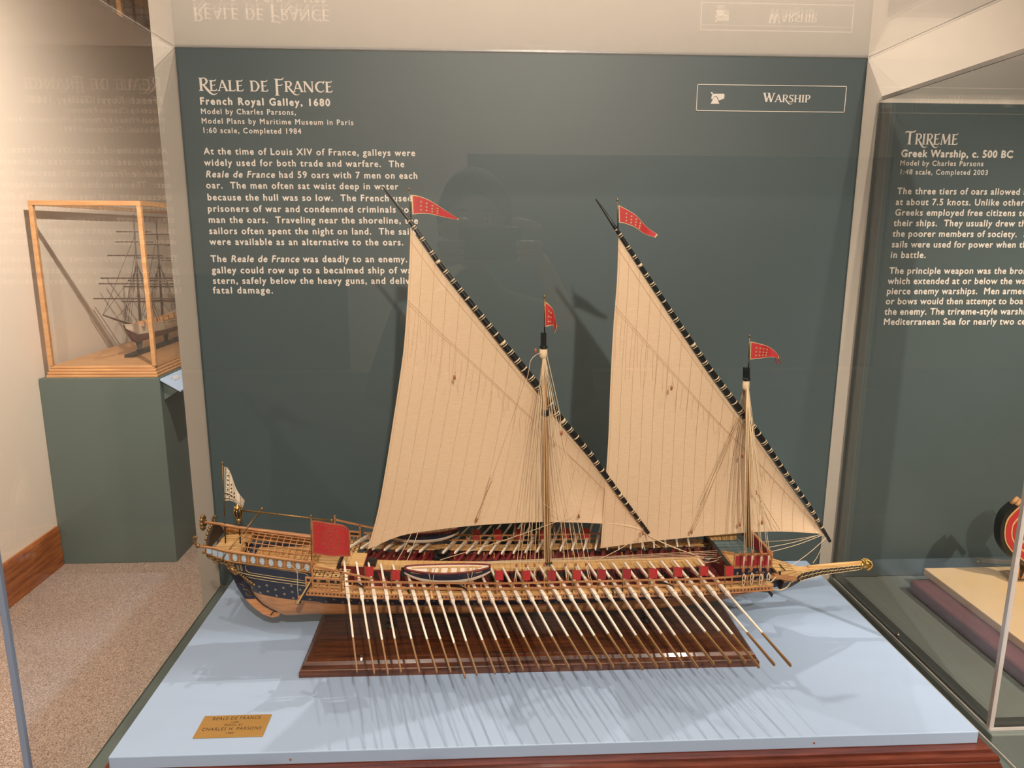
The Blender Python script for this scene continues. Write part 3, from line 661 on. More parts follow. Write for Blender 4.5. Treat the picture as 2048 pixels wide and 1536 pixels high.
# ------------------------------------------------------------ rowing deck
X0, X1 = -.2675, .468
OB = .092                                                              # half width of the outrigger
def SHR(X): return np.interp(X, [-.268, -.2, -.146, .03, .35, .4645, .52], [.015, .0084, .0058, 0, .0012, .007, .009])
def sheer(mb): mb.v = [(p[0], p[1], p[2] + float(SHR(p[0]))) for p in mb.v]; return mb
def longbox(mb, lo, hi, m=0, n=16):
    for i in range(n):
        a = lo[0] + (hi[0] - lo[0]) * i / n; b = lo[0] + (hi[0] - lo[0]) * (i + 1) / n
        q = [(lo[1], lo[2]), (hi[1], lo[2]), (hi[1], hi[2]), (lo[1], hi[2])]
        vs = [(x, y, z) for x in (a, b) for y, z in q]
        fs = [(j, (j + 1) % 4, (j + 1) % 4 + 4, j + 4) for j in range(4)]
        if i == 0: fs.append((3, 2, 1, 0))
        if i == n - 1: fs.append((4, 5, 6, 7))
        mb.add(vs, fs, m)
mb = MB(); longbox(mb, (-.262, YC - .050, .106), (.430, YC + .050, .110)); longbox(mb, (-.200, YC - .086, .1135), (.430, YC - .050, .1150)); longbox(mb, (-.200, YC + .050, .1135), (.430, YC + .086, .1150))
sheer(mb).build('rowing_deck', M['red'], SHIP)
mb = MB(); longbox(mb, (-.187, YC - .0145, .110), (.383, YC + .0145, .1295)); longbox(mb, (-.187, YC - .0155, .1295), (.383, YC + .0155, .1325), 1)
for i in range(58): mb.bb((-.182 + i * .0098, YC - .0156, .1324), (-.1816 + i * .0098, YC + .0156, .1327), 2)
for i in range(29):
    for sd in (-1, 1): mb.bb((-.183 + i * .0196, YC + sd * .0145, .112), (-.168 + i * .0196, YC + sd * .0150, .126), 3)
sheer(mb).build('gangway', [M['red'], M['box'], M['blade'], M['dark']], SHIP)
mb = MB()
for i in range(29):
    x = -.205 + i * .0209
    for sd in (-1, 1):
        mb.beam((x - .002, YC + sd * .0165, .124), (x + .016, YC + sd * .080, .124), .0055, .0022, 0)
        mb.beam((x + .009, YC + sd * .0165, .117), (x + .022, YC + sd * .074, .117), .0024, .0030, 0)
        for t in (.1, .5, .9): mb.beam((x + .018 * t, YC + sd * (.018 + .06 * t), .110), (x + .018 * t, YC + sd * (.018 + .06 * t), .124), .0025, .0025, 0)
o = sheer(mb).build('rowing_benches', M['red'], SHIP); o['kind'] = 'stuff'
for sd in (-1, 1):
    # outrigger frame: dentilled beam, plank shelf, two rails on posts, brackets below
    mb = MB(); y = YC + sd * OB
    longbox(mb, (X0, y - .0022, .1205), (X1, y + .0022, .1272), 0)
    longbox(mb, (X0, min(y - sd * .022, y + sd * .0015), .1268), (X1, max(y - sd * .022, y + sd * .0015), .1284), 1)
    longbox(mb, (X0, y - .003, .1195), (X1, y + .003, .1208), 0)
    for i in range(131):
        x = X0 + .004 + i * .00558; mb.box((x, y + sd * .0023, .1238), (.0023, .0005, .0023), 2)
    for i in range(41):
        x = X0 + .01 + i * .0178; mb.beam((x, YC + sd * .050, .110), (x, y - sd * .002, .1198), .003, .0035, 3)
    sheer(mb).build('outrigger_beam', [M['pear'], M['box'], M['dark'], M['hullwood']], SHIP)
    mb = MB()
    for z in (.1370, .1468): longbox(mb, (-.206, y - .0012, z - .0012), (.452, y + .0012, z + .0012), 0)
    for i in range(27): x = -.196 + i * .0249; mb.bb((x - .0011, y - .0010, .128), (x + .0011, y + .0010, .1468), 0)
    mb.beam((-.2563, y, .1683), (-.165, y, .152), .0024, .0028, 0)
    sheer(mb).build('side_railing', M['pear'], SHIP)
    mb = MB()
    for i in range(70): mb.ball((-.19 + i * .0088 + R_.uniform(-.002, .002), y - sd * R_.uniform(.004, .018), .1298), R_.uniform(.0014, .0026), i % 2, 6, (1.6, 1, .7))
    o = sheer(mb).build('deck_gear', [M['rope_dark'], M['box']], SHIP); o['kind'] = 'stuff'
    # boarding station with balusters at the after end
    mb = MB()
    for z in (.1290, .1405, .1480): longbox(mb, (-.2675, y - .0016, z - .0012), (-.213, y + .0016, z + .0012), 0, 4)
    for x in (-.2665, -.249, -.2315, -.214): mb.bb((x - .0012, y - .0012, .1285), (x + .0012, y + .0012, .1480), 0)
    mb.bb((-.2665, y - .0004, .1412), (-.2145, y + .0004, .1472), 1)
    for i in range(8): x = -.262 + i * .0063; mb.lathe((x, y, .1302), [(.0006, 0), (.0014, .003), (.0006, .005), (.0013, .0075), (.0006, .010)], 8, 0)
    for i in range(4): fleur(mb, Vector((-.259 + i * .0125, y + sd * .0008, .1443)), Vector((1, 0, 0)), Vector((0, 0, 1)), .0016)
    mb.m[-16:] = [2] * 16
    sheer(mb).build('boarding_balustrade', [M['pear'], M['black'], M['goldline']], SHIP)
    for x, z in ((-.2563, .176), (-.2125, .162)): sheer(MB().beam((x, y, .128), (x, y, z), .0024, .0024, 0)).build('rail_post', M['pear'], SHIP)
    # gratings beside the gangway at the after end
    mb = MB(); mb.bb((-.266, YC + sd * .026, .131), (-.209, YC + sd * .088, .134), 0)
    for i in range(5): mb.bb((-.262 + i * .0130, YC + sd * .026, .134), (-.2608 + i * .0130, YC + sd * .088, .1344), 1)
    for j in range(5): mb.bb((-.266, YC + sd * (.032 + j * .013), .134), (-.209, YC + sd * (.0332 + j * .013), .1344), 1)
    for i in range(4):
        for j in range(4): mb.bb((-.2565 + i * .0130, YC + sd * (.037 + j * .013), .134), (-.2535 + i * .0130, YC + sd * (.0405 + j * .013), .1346), 1)
    sheer(mb).build('hatch_grating', [M['box'], M['dark']], SHIP)
    # carved boarding ladder hanging below the balustrade
    mb = MB(); a = S(620, 1164, -.094); b = S(597, 1203, -.094)
    a = Vector((a.x, YC + sd * .094, a.z)); b = Vector((b.x, YC + sd * .094, b.z))
    mb.beam(a, b, .0018, .0056, 0, (0, 1, 0)); mb.beam(a + Vector((.002, sd * .001, -.001)), b + Vector((.002, sd * .001, -.001)), .002, .0035, 1, (0, 1, 0))
    mb.tube([b + Vector((.0042 * math.cos(t) * (1 - t / 16), sd * .0015, .0042 * math.sin(t) * (1 - t / 16))) for t in np.linspace(0, 12, 24)], .0006, 5, 0)
    mb.lathe(b + Vector((0, -.0015, 0)), [(.0045, 0), (.0045, .003)], 12, 1, 'y'); mb.box(b + Vector((.002, 0, .006)), (.005, .005, .005), 2)
    mb.build('boarding_ladder', [M['goldline'], M['dark'], M['block']], SHIP)
# raised platform and house between the poop and the gangway
mb = MB(); mb.bb((-.265, YC - .020, .110), (-.189, YC + .020, .138), 2); deck(mb, -.265, -.232, -.042, .042, .1395, .003, 8); deck(mb, -.226, -.190, -.023, .023, .1405, .003, 6, alongx=False)
mb.bb((-.2305, YC - .030, .130), (-.2275, YC + .030, .1445), 1)
for y in (-.03, -.015, 0, .015, .03): mb.bb((-.2655, YC + y - .002, .1395), (-.2635, YC + y + .002, .150), 0)
mb.bb((-.188, YC - .012, .130), (-.172, YC + .012, .138), 1)
sheer(mb).build('after_platform', [M['box'], M['dark'], M['red']], SHIP)
mb = MB(); mb.bb((-.078, YC + .030, .110), (-.050, YC + .066, .130), 0); mb.lathe((-.064, YC + .046, .130), [(.008, 0), (.009, .004), (.006, .008), (.003, .010)], 10, 0)
sheer(mb).build('cooking_stove', M['black'], SHIP)

# ------------------------------------------------------------ oars
tips = [(298, 318), (365, 325), (418, 328), (468, 320), (540, 320), (607, 322), (660, 320), (716, 340), (762, 328), (832, 323), (887, 322), (940, 312), (1002, 305), (1060, 303), (1118, 303), (1185, 302), (1243, 300), (1290, 300), (1347, 292), (1402, 308), (1460, 302), (1508, 298), (1560, 292), (1615, 302), (1678, 290), (1742, 284), (1800, 281), (1852, 300), (1912, 291), (1975, 294)]
mb = MB(); LO = .250                                                    # oar along +x, handle at 0
for a, b, wa, ha, wb, hb in ((0, .005, .0010, .0010, .0030, .0032), (.005, .040, .0030, .0032, .0034, .0036), (.040, .062, .0034, .0036, .0050, .0048), (.062, .088, .0050, .0048, .0052, .0050), (.088, .094, .0058, .0054, .0058, .0054), (.094, .100, .0054, .0050, .0031, .0034), (.100, .184, .0031, .0034, .0026, .0028)):
    mb.beam((a, 0, 0), (b, 0, 0), wa, ha, 0, (0, 0, 1), wb, hb)
for a in (.048, .057, .0885): mb.beam((a, 0, 0), (a + .0008, 0, 0), .0060, .0056, 2)
mb.beam((.184, 0, 0), (.205, 0, 0), .0026, .0028, 1, (0, 0, 1), .0022, .0034); mb.beam((.205, 0, 0), (LO - .002, 0, 0), .0022, .0034, 1, (0, 0, 1), .0020, .0048); mb.beam((LO - .002, 0, 0), (LO, 0, 0), .0020, .0048, 1, (0, 0, 1), .0014, .003)
oar0 = mb.build('oar', [M['white'], M['blade'], M['rope_dark']], SHIP, True)
base = worldloc(SHIP)
for v in oar0.data.vertices: v.co += base
def place_oar(o, A, T):
    d = T - A; L = d.length; xx = d.normalized(); yy = Vector((0, 0, 1)).cross(xx).normalized(); zz = xx.cross(yy)
    k = L / LO
    o.matrix_basis = Matrix(((xx.x * k, yy.x, zz.x, A.x - base.x), (xx.y * k, yy.y, zz.y, A.y - base.y), (xx.z * k, yy.z, zz.z, A.z - base.z), (0, 0, 0, 1)))
first = True
for i, (tx, ty) in enumerate(tips):
    A = S(688 + 24.33 * i, np.interp(i, [0, 4, 8, 13, 19, 24, 29], [1121, 1128, 1132, 1134, 1126, 1123, 1117]), -.022)
    T_ = S(560 + tx / 1.932, 1180 + ty / 1.932, -.266)
    for sd in (-1, 1):
        if sd == 1 and i in (7, ): continue
        a = A.copy(); t = T_.copy()
        if sd == 1: a.y = 2 * YC - a.y; t.y = 2 * YC - t.y; a.z += .002; t.z += .004
        o = oar0 if first else oar0.copy()
        if not first: COL.objects.link(o); o.parent = SHIP
        first = False
        place_oar(o, a, t)
# ------------------------------------------------------------ little red pavesade flags along both rails
def cloth_flag(mb, top, bot, m=0, mb_=1, nu=10, nv=6, wave=.002, ph=0.0, border=True, th=.0004, double=False):
    f = lambda u, v: interp(top, u).lerp(interp(bot, u), v) + Vector((0, wave * math.sin(u * 7 + ph) * u ** .5, 0))
    for s in (-1, 1):
        mb.grid(lambda u, v: f(u, v) + Vector((0, s * th, 0)), nu, nv, m, True, (lambda i, j: mb_ if (border and not double and (j in (0, nv - 1) or i in (0, nu - 1))) or (double and (i in (1, 8) or j in (nv - 2, nv - 6) or ((i in (3, 5) and j % 3 == 0) or (j == nv - 4 and i % 3 == 0)) and (i > 1 and j < nv - 2) or (i > nu - 9 and (i == nu - 8 or (i + j) % 3 == 0)))) else m))
    return f
def pave(px, p0, p1, sd, y):
    mb = MB(); a = S(px, p0, y); b = S(px, p1, y)
    if sd == 1: pass
    mb.beam(b, a, .0020, .0020, 1)
    t0, t1 = S(px + 1.5, p0 + 2, y), S(px + 17, p0 + 2.5, y); b0, b1 = S(px + 1.5, p0 + 21.5, y), S(px + 17, p0 + 21.5, y)
    cloth_flag(mb, [t0, t1], [b0, b1], 0, 0, 8, 4, .0012, R_.uniform(0, 6), False)
    return mb.build('pavesade_flag', [M['redflag'] if R_.random() > .3 else M['redpanel'], M['antique']], SHIP)
for px, p0 in ((730, 1131), (783, 1138), (990, 1139), (1044, 1139), (1095, 1139), (1145, 1138), (1195, 1137), (1245, 1136), (1297, 1135), (1347, 1132), (1399, 1130), (1450, 1130)): pave(px, p0, p0 + 52, -1, -OB)
for px, p0 in ((944, 1057), (987, 1057), (1031, 1056), (1076, 1057), (1082, 1058), (1121, 1055), (1163, 1055)): pave(px, p0, p0 + 38, 1, OB)

# ------------------------------------------------------------ ship's boats
def boat(x0, x1, y, zr, hb, dep, sd):
    t = MB(); L = x1 - x0
    def w(u): return hb * (math.sin(math.pi * min(1, u * .93 + .035)) ** .62)
    def rim(u): return zr + .0035 * (2 * u - 1) ** 2
    def sec(u, v, inn):   # v 0..1 rim-keel-rim
        a = (v - .5) * 2; k = .0012 if inn else 0
        d = dep * (1 - .55 * abs(2 * u - 1) ** 3)
        yy = (w(u) - k) * (abs(a) ** .42) * (1 if a > 0 else -1); zz = rim(u) - (d - k) * (1 - abs(a) ** 1.9)
        return Vector((x0 + L * u, y + yy, zz))
    hull_ = MB()
    hull_.grid(lambda u, v: sec(u, v, 0), 28, 16, mf=lambda i, j: 1 if j in (0, 1, 2, 13, 14, 15) else (0))
    hull_.grid(lambda u, v: sec(.02 + u * .96, v, 1), 28, 12, 2)
    hb_ = hull_
    for s in (-1, 1): hb_.tube([(x0 + L * u, y + s * w(u), rim(u)) for u in np.linspace(0, 1, 20)], .0016, 6, 3)
    o = hb_.build('ship_boat', [M['white'], M['navy'], M['white'], M['red']], SHIP)
    mb = MB()
    for u in (.30, .41, .52, .63, .74, .84): mb.bb((x0 + L * u - .0018, y - w(u) * .95, rim(u) - .0042), (x0 + L * u + .0018, y + w(u) * .95, rim(u) - .003))
    for s in (-1, 1): mb.tube([(x0 + L * u, y + s * (w(u) * .86), rim(u) - .0034) for u in np.linspace(.08, .9, 12)], .0013, 5)
    mb.build('thwarts', M['box'], o)
    mb = MB(); mb.bb((x0 - .005, y - .001, zr - .011), (x0 + .003, y + .001, zr + .004)); mb.build('boat_rudder', M['black'], o)
    for u in (.32, .76):
        mb = MB()
        for s in (-1, 1): mb.tube([(x0 + L * u + s * .006, y, zr + .004), (x0 + L * u + s * .004, y + sd * (w(u) + .001), rim(u)), (x0 + L * u, y + sd * (w(u) + .001), zr - .022)], .0005, 4)
        mb.build('boat_lashing', M['rope'], o)
    for u in (.30, .74): MB().beam((x0 + L * u, y + sd * hb * .6, zr - .024), (x0 + L * u + .004, y + sd * (hb + .012), zr - .036), .003, .0026).build('boat_chock', M['box'], o)
    return o
a, b = S(809, 1140, -.072), S(981, 1138, -.072)
boat(a.x, b.x, YC - .072, (a.z + b.z) / 2 + .001, .0165, .022, -1)
b2 = S(918, 1060, .072)
boat(b2.x - (b.x - a.x), b2.x, YC + .072, b2.z + .001, .0165, .022, 1)

# ------------------------------------------------------------ masts, shrouds, yards and sails
def mast(foot, top, head_px, r, name):
    mb = MB(); f = S(*foot, 0); t = S(*top, 0); f.y = t.y = YC
    mb.tube([f - Vector((0, 0, .012)), f.lerp(t, .5), t], [r, r * .95, r * .75], 12, 0)
    h = S(*head_px, 0)
    mb.beam(t - Vector((0, 0, .004)), h, .0085, .0085, 1, (0, 1, 0), .0085, .0085)
    mb.lathe(t - Vector((0, 0, .003)), [(.0052, 0), (.0068, .001), (.0068, .0025), (.0052, .0035)], 10, 1)
    mb.lathe(t - Vector((0, 0, .020)), [(r * 1.25, 0), (r * 1.35, .004), (r * 1.25, .015)], 12, 2)
    k = f.lerp(t, .70)
    if name == 'mainmast': mb.lathe(k, [(r * 1.3, 0), (r * 1.3, .010)], 12, 1); mb.lathe(f - Vector((0, 0, .006)), [(r * 1.5, 0), (r * 1.5, .014)], 12, 1)
    return mb.build(name, [M['brassmast'], M['black'], M['rope']], SHIP), f, t, h
mm, f1, t1, h1 = mast((1096, 1135), (1087, 692), (1087, 665), .0049, 'mainmast')
fm, f2, t2, h2 = mast((1499, 1118), (1493, 756), (1493, 735), .0042, 'foremast')
def shroud(mst, top, feet, y, sd, blocks=True):
    for fx, fz in feet:
        mb = MB(); e = Vector((fx, YC + sd * y, fz)); s = top - Vector((0, -sd * .004, .012)); d = (e - s)
        p1 = s + d * .92
        mb.tube([s, p1], .00055, 4, 0)
        mb.ball(p1, .0026, 1, 6, (.8, .7, 1.6)); mb.tube([p1, e], .0011, 4, 0); mb.ball(s + d * .985, .0026, 1, 6, (.8, .7, 1.6))
        mb.tube([p1 + Vector((.002, 0, 0)), e + Vector((.003, 0, .002))], .0004, 4, 0); mb.tube([s + Vector((.0015, 0, 0)), p1 + Vector((.006, 0, .004))], .0004, 4, 0)
        mb.build('shroud', [M['rope'], M['block']], mst, False)
mf = lambda d: [(f1.x + x, .142) for x in d]
shroud(mm, t1, mf((-.062, -.046, -.031, -.014, .022, .040, .058)), .086, -1)
shroud(mm, t1, mf((-.056, -.040, -.024, .020, .038, .056)), .086, 1)
def loops(mst, pxs, top):
    for fx, fy, bx, by in pxs:
        mb = MB(); e = S(fx, fy, -.094); s = top - Vector((0, .004, .010))
        k = e + Vector((-.001, .0, .024)); mb.tube([s, s.lerp(k, .6), k], .0008, 5, 0); mb.tube([s + Vector((.002, 0, 0)), k + Vector((.003, 0, 0))], .0005, 4, 0)
        for q in (.036, .008): mb.ball(e + Vector((-.001, 0, q)), .0030, 1, 8, (.9, .7, 1.7))
        mb.tube([e + Vector((-.001, 0, .036)), e + Vector((-.001, 0, .008))], .0013, 5, 0)
        mb.tube([e + Vector((.0030 * math.sin(a) * (.35 + .65 * (1 - math.cos(a)) / 2), -.002 - .0006 * math.sin(a * 2), .003 - .020 * (1 - math.cos(a)) / 2)) for a in np.linspace(0, 6.283, 20)], .0008, 5, 0)
        mb.tube([e + Vector((.0026 * math.sin(a), -.003, .002 - .010 * (1 - math.cos(a)) / 2)) for a in np.linspace(0, 6.283, 14)], .0008, 5, 0)
        mb.build('shroud', [M['rope'], M['block']], mst, False)
loops(fm, ((1487, 1150, 0, 0), (1503, 1148, 0, 0), (1521, 1150, 0, 0), (1536, 1148, 0, 0)), t2)
shroud(fm, t2, [(f2.x + d, .150) for d in (-.055, -.035, -.012, .012, .035)], .086, 1)
SY = .011                                                              # sails and yards hang just behind the masts
def yard(pts, rad, name, ties):
    P = [S(x, y, SY - .0015) for x, y in pts]; mb = MB()
    mb.tube(P, [r / FPX * 1.12 for r in rad], 10, 0)
    o = mb.build(name, M['black'], SHIP)
    for k, t in enumerate(ties):
        c = interp(P, t); d = (interp(P, min(1, t + .004)) - interp(P, max(0, t - .004))).normalized()
        L_ = [0]
        for a, b in zip(P, P[1:]): L_.append(L_[-1] + (b - a).length)
        r = float(np.interp(t * L_[-1], L_, rad)) / FPX * 1.12 + .0004; mb = MB()
        wd = .0022 if k % 9 == 4 else .0010
        mb.tube([c - d * wd, c + d * wd], r, 10, 0)
        if k % 4: mb.tube([c + d * (wd + .0022), c + d * (wd + .0032)], r, 10, 0)
        mb.build('lashing', M['rope'], o)
    return o, P
y1pts = [(765, 373), (818, 440), (880, 530), (960, 630), (1040, 729), (1075, 772), (1115, 830), (1180, 908), (1240, 990), (1297, 1066)]
mtie = [.090, .105, .135] + list(np.linspace(.17, .955, 32))
yo1, Y1 = yard(y1pts, [1.8, 4, 5.2, 6.5, 7.8, 8.2, 7.4, 6.2, 5.2, 4], 'main_yard', mtie)
y2pts = [(1192, 398), (1232, 458), (1290, 546), (1360, 652), (1420, 740), (1478, 818), (1512, 862), (1570, 945), (1620, 1015), (1660, 1083)]
yo2, Y2_ = yard(y2pts, [1.8, 4, 4.8, 5.6, 6.4, 7.4, 7, 5.4, 4.4, 3.6], 'fore_yard', [.080, .093, .125] + list(np.linspace(.15, .955, 34)))
def sail(leech, foot, luff, ns, name, bul):
    LP = [S(x, y, SY) for x, y in leech]; FP = [S(x, y, SY) for x, y in foot]; UP = [S(x, y, SY) for x, y in luff]
    LP = smooth_curve(LP, 4); FP = smooth_curve(FP, 4)
    def pt(a, b, dy=0):                                                # a: foot to luff, b: leech to tack
        p = interp(FP, b).lerp(interp(UP, b), a)
        lc = interp(LP, 1 - a); st = LP[-1].lerp(LP[0], a); p = p + (lc - st) * (1 - b) ** 2
        p.y += bul * math.sin(math.pi * min(1, a)) * math.sin(math.pi * b) ** .8 + dy
        return p
    mb = MB(); mb.grid(lambda a, b: pt(a, b), 30, 48)
    o = mb.build(name, M['sail'], SHIP)
    mb = MB()
    def rib(q, w, h=None):
        for s in (-1, 1):
            vs = []
            for i, (a, b) in enumerate(q):
                p = pt(a, b, s * .0005); p2 = pt(*(q[i + 1] if i + 1 < len(q) else q[i - 1])) - pt(a, b); p2 = p2 if i + 1 < len(q) else -p2
                n = Vector((-p2.z, 0, p2.x)).normalized() * w; vs += [p + n, p - n]
            mb.add(vs, [(2 * i, 2 * i + 1, 2 * i + 3, 2 * i + 2) for i in range(len(q) - 1)])
    for k in range(1, ns):
        b = k / ns; rib([(a, b) for a in np.linspace(.002, .995, 22)], .00028)
    rib([(.795 - .0 * b, b) for b in np.linspace(.0, .985, 30)], .00030); rib([(.785, b) for b in np.linspace(.0, .985, 30)], .00022)
    rib([(.965, b) for b in np.linspace(.0, .93, 30)], .0003)
    rib([(a, .008) for a in np.linspace(0, 1, 40)], .00022)
    for k in range(ns * 2):
        b = (k + .5) / (ns * 2) * .96; l = R_.uniform(.06, .2) * (1 - b) ** .3; a0 = .79
        rib([(a0 - l * t, min(.99, b + R_.uniform(-.006, .012) * t)) for t in (0, .5, 1)], .00022)
    o2 = mb.build('sail_stitching', M['seam'], o, False)
    return o, pt
so1, pt1 = sail([(821, 456), (818, 540), (809, 680), (798, 765), (785, 850), (770, 945), (754, 1030), (735, 1099)],
     [(735, 1099), (800, 1072), (870, 1060), (950, 1051), (1030, 1046), (1100, 1044), (1200, 1047), (1250, 1052), (1292, 1063)],
     [(821, 456), (880, 541), (957, 637), (1036, 736), (1072, 780), (1112, 838), (1176, 914), (1236, 994), (1292, 1063)], 20, 'main_sail', .012)
so2, pt2 = sail([(1237, 474), (1234, 560), (1227, 650), (1221, 760), (1217, 870), (1212, 950), (1207, 1020), (1201, 1096)],
     [(1201, 1096), (1240, 1091), (1300, 1083), (1400, 1073), (1480, 1066), (1560, 1063), (1652, 1068)],
     [(1237, 474), (1287, 553), (1356, 658), (1415, 746), (1473, 826), (1507, 868), (1565, 951), (1615, 1021), (1652, 1068)], 20, 'fore_sail', .012)
# running rigging
def rope(pts, r=.0006, par=SHIP, m='rope', name='running_rope', blk=()):
    mb = MB(); mb.tube(smooth_curve(pts, 5) if len(pts) > 2 else pts, r, 4, 0)
    for b in blk: mb.ball(b, .0028, 1, 8, (.8, .7, 1.6))
    return mb.build(name, [M[m], M['block']], par, False)
rope([t1 + Vector((.004, -.004, -.010)), S(1105, 760, -.03), S(1120, 830, -.04), S(1122, 862, -.045)], .0005, blk=[S(1123, 866, -.045)])
rope([t1 + Vector((-.004, -.004, -.010)), S(1062, 720, -.02), S(1050, 770, -.02), S(985, 960, -.02)], .0005, blk=[S(1071, 702, -.012)])
rope([S(1085, 1005, -.01), S(1130, 1040, -.01)], .0004)
for a, b in (((1290, 1066, .008), (1320, 1095, -.03)), ((1285, 1068, .008), (1200, 1118, -.02)), ((1290, 1068, .01), (1390, 1110, 0)), ((1285, 1066, .01), (1420, 1120, .02)), ((1150, 1030, -.01), (880, 1120, -.01)), ((1282, 1062, 0), (1290, 1100, -.05)),
             ((828, 1055, .0), (790, 1128, -.03)), ((838, 1058, .0), (812, 1125, -.03)), ((1656, 1072, .01), (1585, 1130, -.02)), ((1650, 1068, .01), (1540, 1104, -.01)), ((1650, 1066, .01), (1530, 1096, .03)), ((1650, 1068, .012), (1525, 1084, .05)), ((1642, 1098, .02), (1626, 1126, .02))):
    pa, pb = S(*a), S(*b); mid = (pa + pb) / 2 - Vector((0, 0, .003)); rope([pa, mid, pb], .0006)
for x, y in ((909, 755), (1343, 776), (1485, 912), (1513, 985), (1158, 1032), (953, 1040), (1383, 1064), (1524, 1045), (1480, 1049), (1285, 1066)):
    rope([S(x + 2, y - 12, -.001), S(x, y, -.002)], .0004, blk=[S(x, y, -.002)], m='rope_dark')
for a, b in (((1480, 830, .0), (1388, 1062, .0)), ((1484, 832, .0), (1382, 1066, .0)), ((1478, 840, .0), (1400, 1010, .0)), ((1226, 30, 0), (1226, 30, 0)), ((985, 960, -.004), (951, 1038, -.004)), ((980, 955, -.004), (956, 1040, -.004)), ((1500, 860, 0), (1482, 1045, -.02)), ((1506, 870, 0), (1524, 1040, -.02)), ((1514, 985, 0), (1560, 1060, 0)), ((1514, 985, 0), (1545, 1062, 0)), ((1122, 870, -.03), (1130, 920, -.03))):
    if a != b: rope([S(*a), S(*b)], .0004, m='rope_dark')
for i in range(5): rope([S(880 - 20 * i, 1130 + i, -.01), S(1000, 1122 + i, -.004), S(1230, 1112 + 2 * i, .0), S(1460 - i * 8, 1100 + 4 * i, .004)], .0004)
for a in range(8):
    p = S(1390 + a * 9, 1118 + (a % 3) * 4, -.01 * (a % 4)); q = S(1440 + a * 6, 1122 - (a % 4) * 6, .02 - .01 * a); rope([p, (p + q) / 2 - Vector((0, 0, .004)), q], .0005)

rope([S(582, 1131, -.088), S(594, 1144, -.088), S(595, 1175, -.094), S(597, 1200, -.094)], .0004); rope([S(594, 1144, -.088), S(620, 1132, -.09)], .0004)
for dx, dy in ((-.004, -.006), (.003, -.0065), (.0055, -.003)): rope([t1 + Vector((dx * .6, dy * .7, -.012)), f1 + Vector((dx, dy, .012))], .00045, par=mm)
for dx in (-.004, .004): rope([t2 + Vector((dx * .6, -.004, -.012)), f2 + Vector((dx, -.0055, .02))], .00045, par=fm)
for ax, ay, bx, by in ((706, 1162, 726, 1174), (812, 1168, 819, 1186), (911, 1168, 933, 1179), (1221, 1158, 1227, 1190), (1318, 1162, 1345, 1172)):
    p, q = S(ax, ay, -.080), S(bx, by, -.096); d = (q - p); mb = MB()
    mb.tube([p - d * .15, p, p + d * .2, p + d * .95, q], [.0007, .0022, .0020, .0014, .0019], 8, 0); mb.beam(p + d * .4, p + d * .4 - Vector((0, 0, .008)), .0012, .0012, 0, (1, 0, 0))
    mb.build('swivel_gun', M['black'], SHIP)

# ------------------------------------------------------------ flags on the yards, mastheads and poop
def pennant(pole, top, bot, y, name, cloth, crosses, wave=.003, ph=0., foot=None, tails=()):
    mb = MB(); a = S(pole[0], pole[1], y); b = S(pole[2], pole[3], y)
    mb.tube([b, b.lerp(a, .35)], .0011, 6, 1); mb.tube([b.lerp(a, .35), a], .0009, 6, 0)
    mb.ball(a + Vector((0, 0, .001)), .0018, 0, 8, (1, 1, 1.6))
    o = mb.build('flagstaff', [M['antique'], M['black']], SHIP)
    mb = MB(); T_ = smooth_curve([S(*p, y) for p in top], 3); B_ = smooth_curve([S(*p, y) for p in bot], 3)
    f = cloth_flag(mb, T_, B_, 0, 1, 44, 26, wave, ph, cloth != 'redflag_plain', .0004, cloth == 'whiteflag')
    def plus(u, v, s):
        c = f(u, v)
        for sd in (-1, 1):
            e = Vector((0, sd * .0009, 0))
            for w, h in ((s, s * .35), (s * .35, s)): mb.add([c + e + Vector((i * w, 0, j * h)) for i, j in ((-1, -1), (1, -1), (1, 1), (-1, 1))], [(0, 1, 2, 3)], 1)
    for u, v, s in crosses: plus(u, v, s)
    for t in tails: mb.tube([S(*p, y) for p in t], .0008, 4, 2)
    return mb.build(name, [M[cloth], M['antique' if cloth == 'whiteflag' else 'embro' if name == 'stern_banner' else 'goldline'], M['redpanel']], o)
cr = [(u, v, .0014) for u in (.18, .30, .42, .54) for v in (.3, .55, .78)]
pennant((818, 380, 822, 440), [(823, 390), (838, 392), (860, 401), (885, 417), (917, 438)], [(825, 429), (842, 427), (860, 428), (882, 433), (917, 440)], SY - .006, 'yard_pennant', 'redflag', cr, .003, .5)
pennant((1235, 401, 1236, 458), [(1237, 410), (1252, 418), (1272, 431), (1292, 452), (1316, 469)], [(1238, 445), (1250, 447), (1270, 455), (1288, 467), (1311, 475)], SY - .006, 'yard_pennant', 'redflag', cr, .003, 2)
pennant((1089, 595, 1089, 668), [(1090, 603), (1099, 610), (1106, 620), (1111, 640), (1115, 653)], [(1091, 654), (1099, 652), (1106, 650), (1109, 660), (1110, 668)], 0, 'mast_pennant', 'redflag', cr[:6], .005, 1)
pennant((1499, 674, 1497, 740), [(1501, 683), (1515, 686), (1535, 692), (1550, 702), (1557, 712)], [(1500, 719), (1515, 717), (1535, 715), (1548, 715), (1557, 717)], 0, 'mast_pennant', 'redflag', cr, .003, 3, tails=[[(1551, 715), (1552, 723), (1555, 728)], [(1555, 715), (1558, 722), (1563, 727)]])
pennant((445, 928, 451, 1086), [(449, 934), (455, 936), (466, 960), (478, 985), (488, 1003)], [(450, 1001), (462, 1002), (474, 1005), (480, 1011), (484, 1018)], 0, 'stern_flag', 'whiteflag', [(.12, v, .0016) for v in (.2, .35, .5, .65, .8)] + [(.3, v, .0016) for v in (.35, .5, .65, .8)] + [(.5, v, .0016) for v in (.5, .7)], .004, .3)
mb = MB(); a = S(622, 1034, -.060); b = S(623, 1162, -.060)
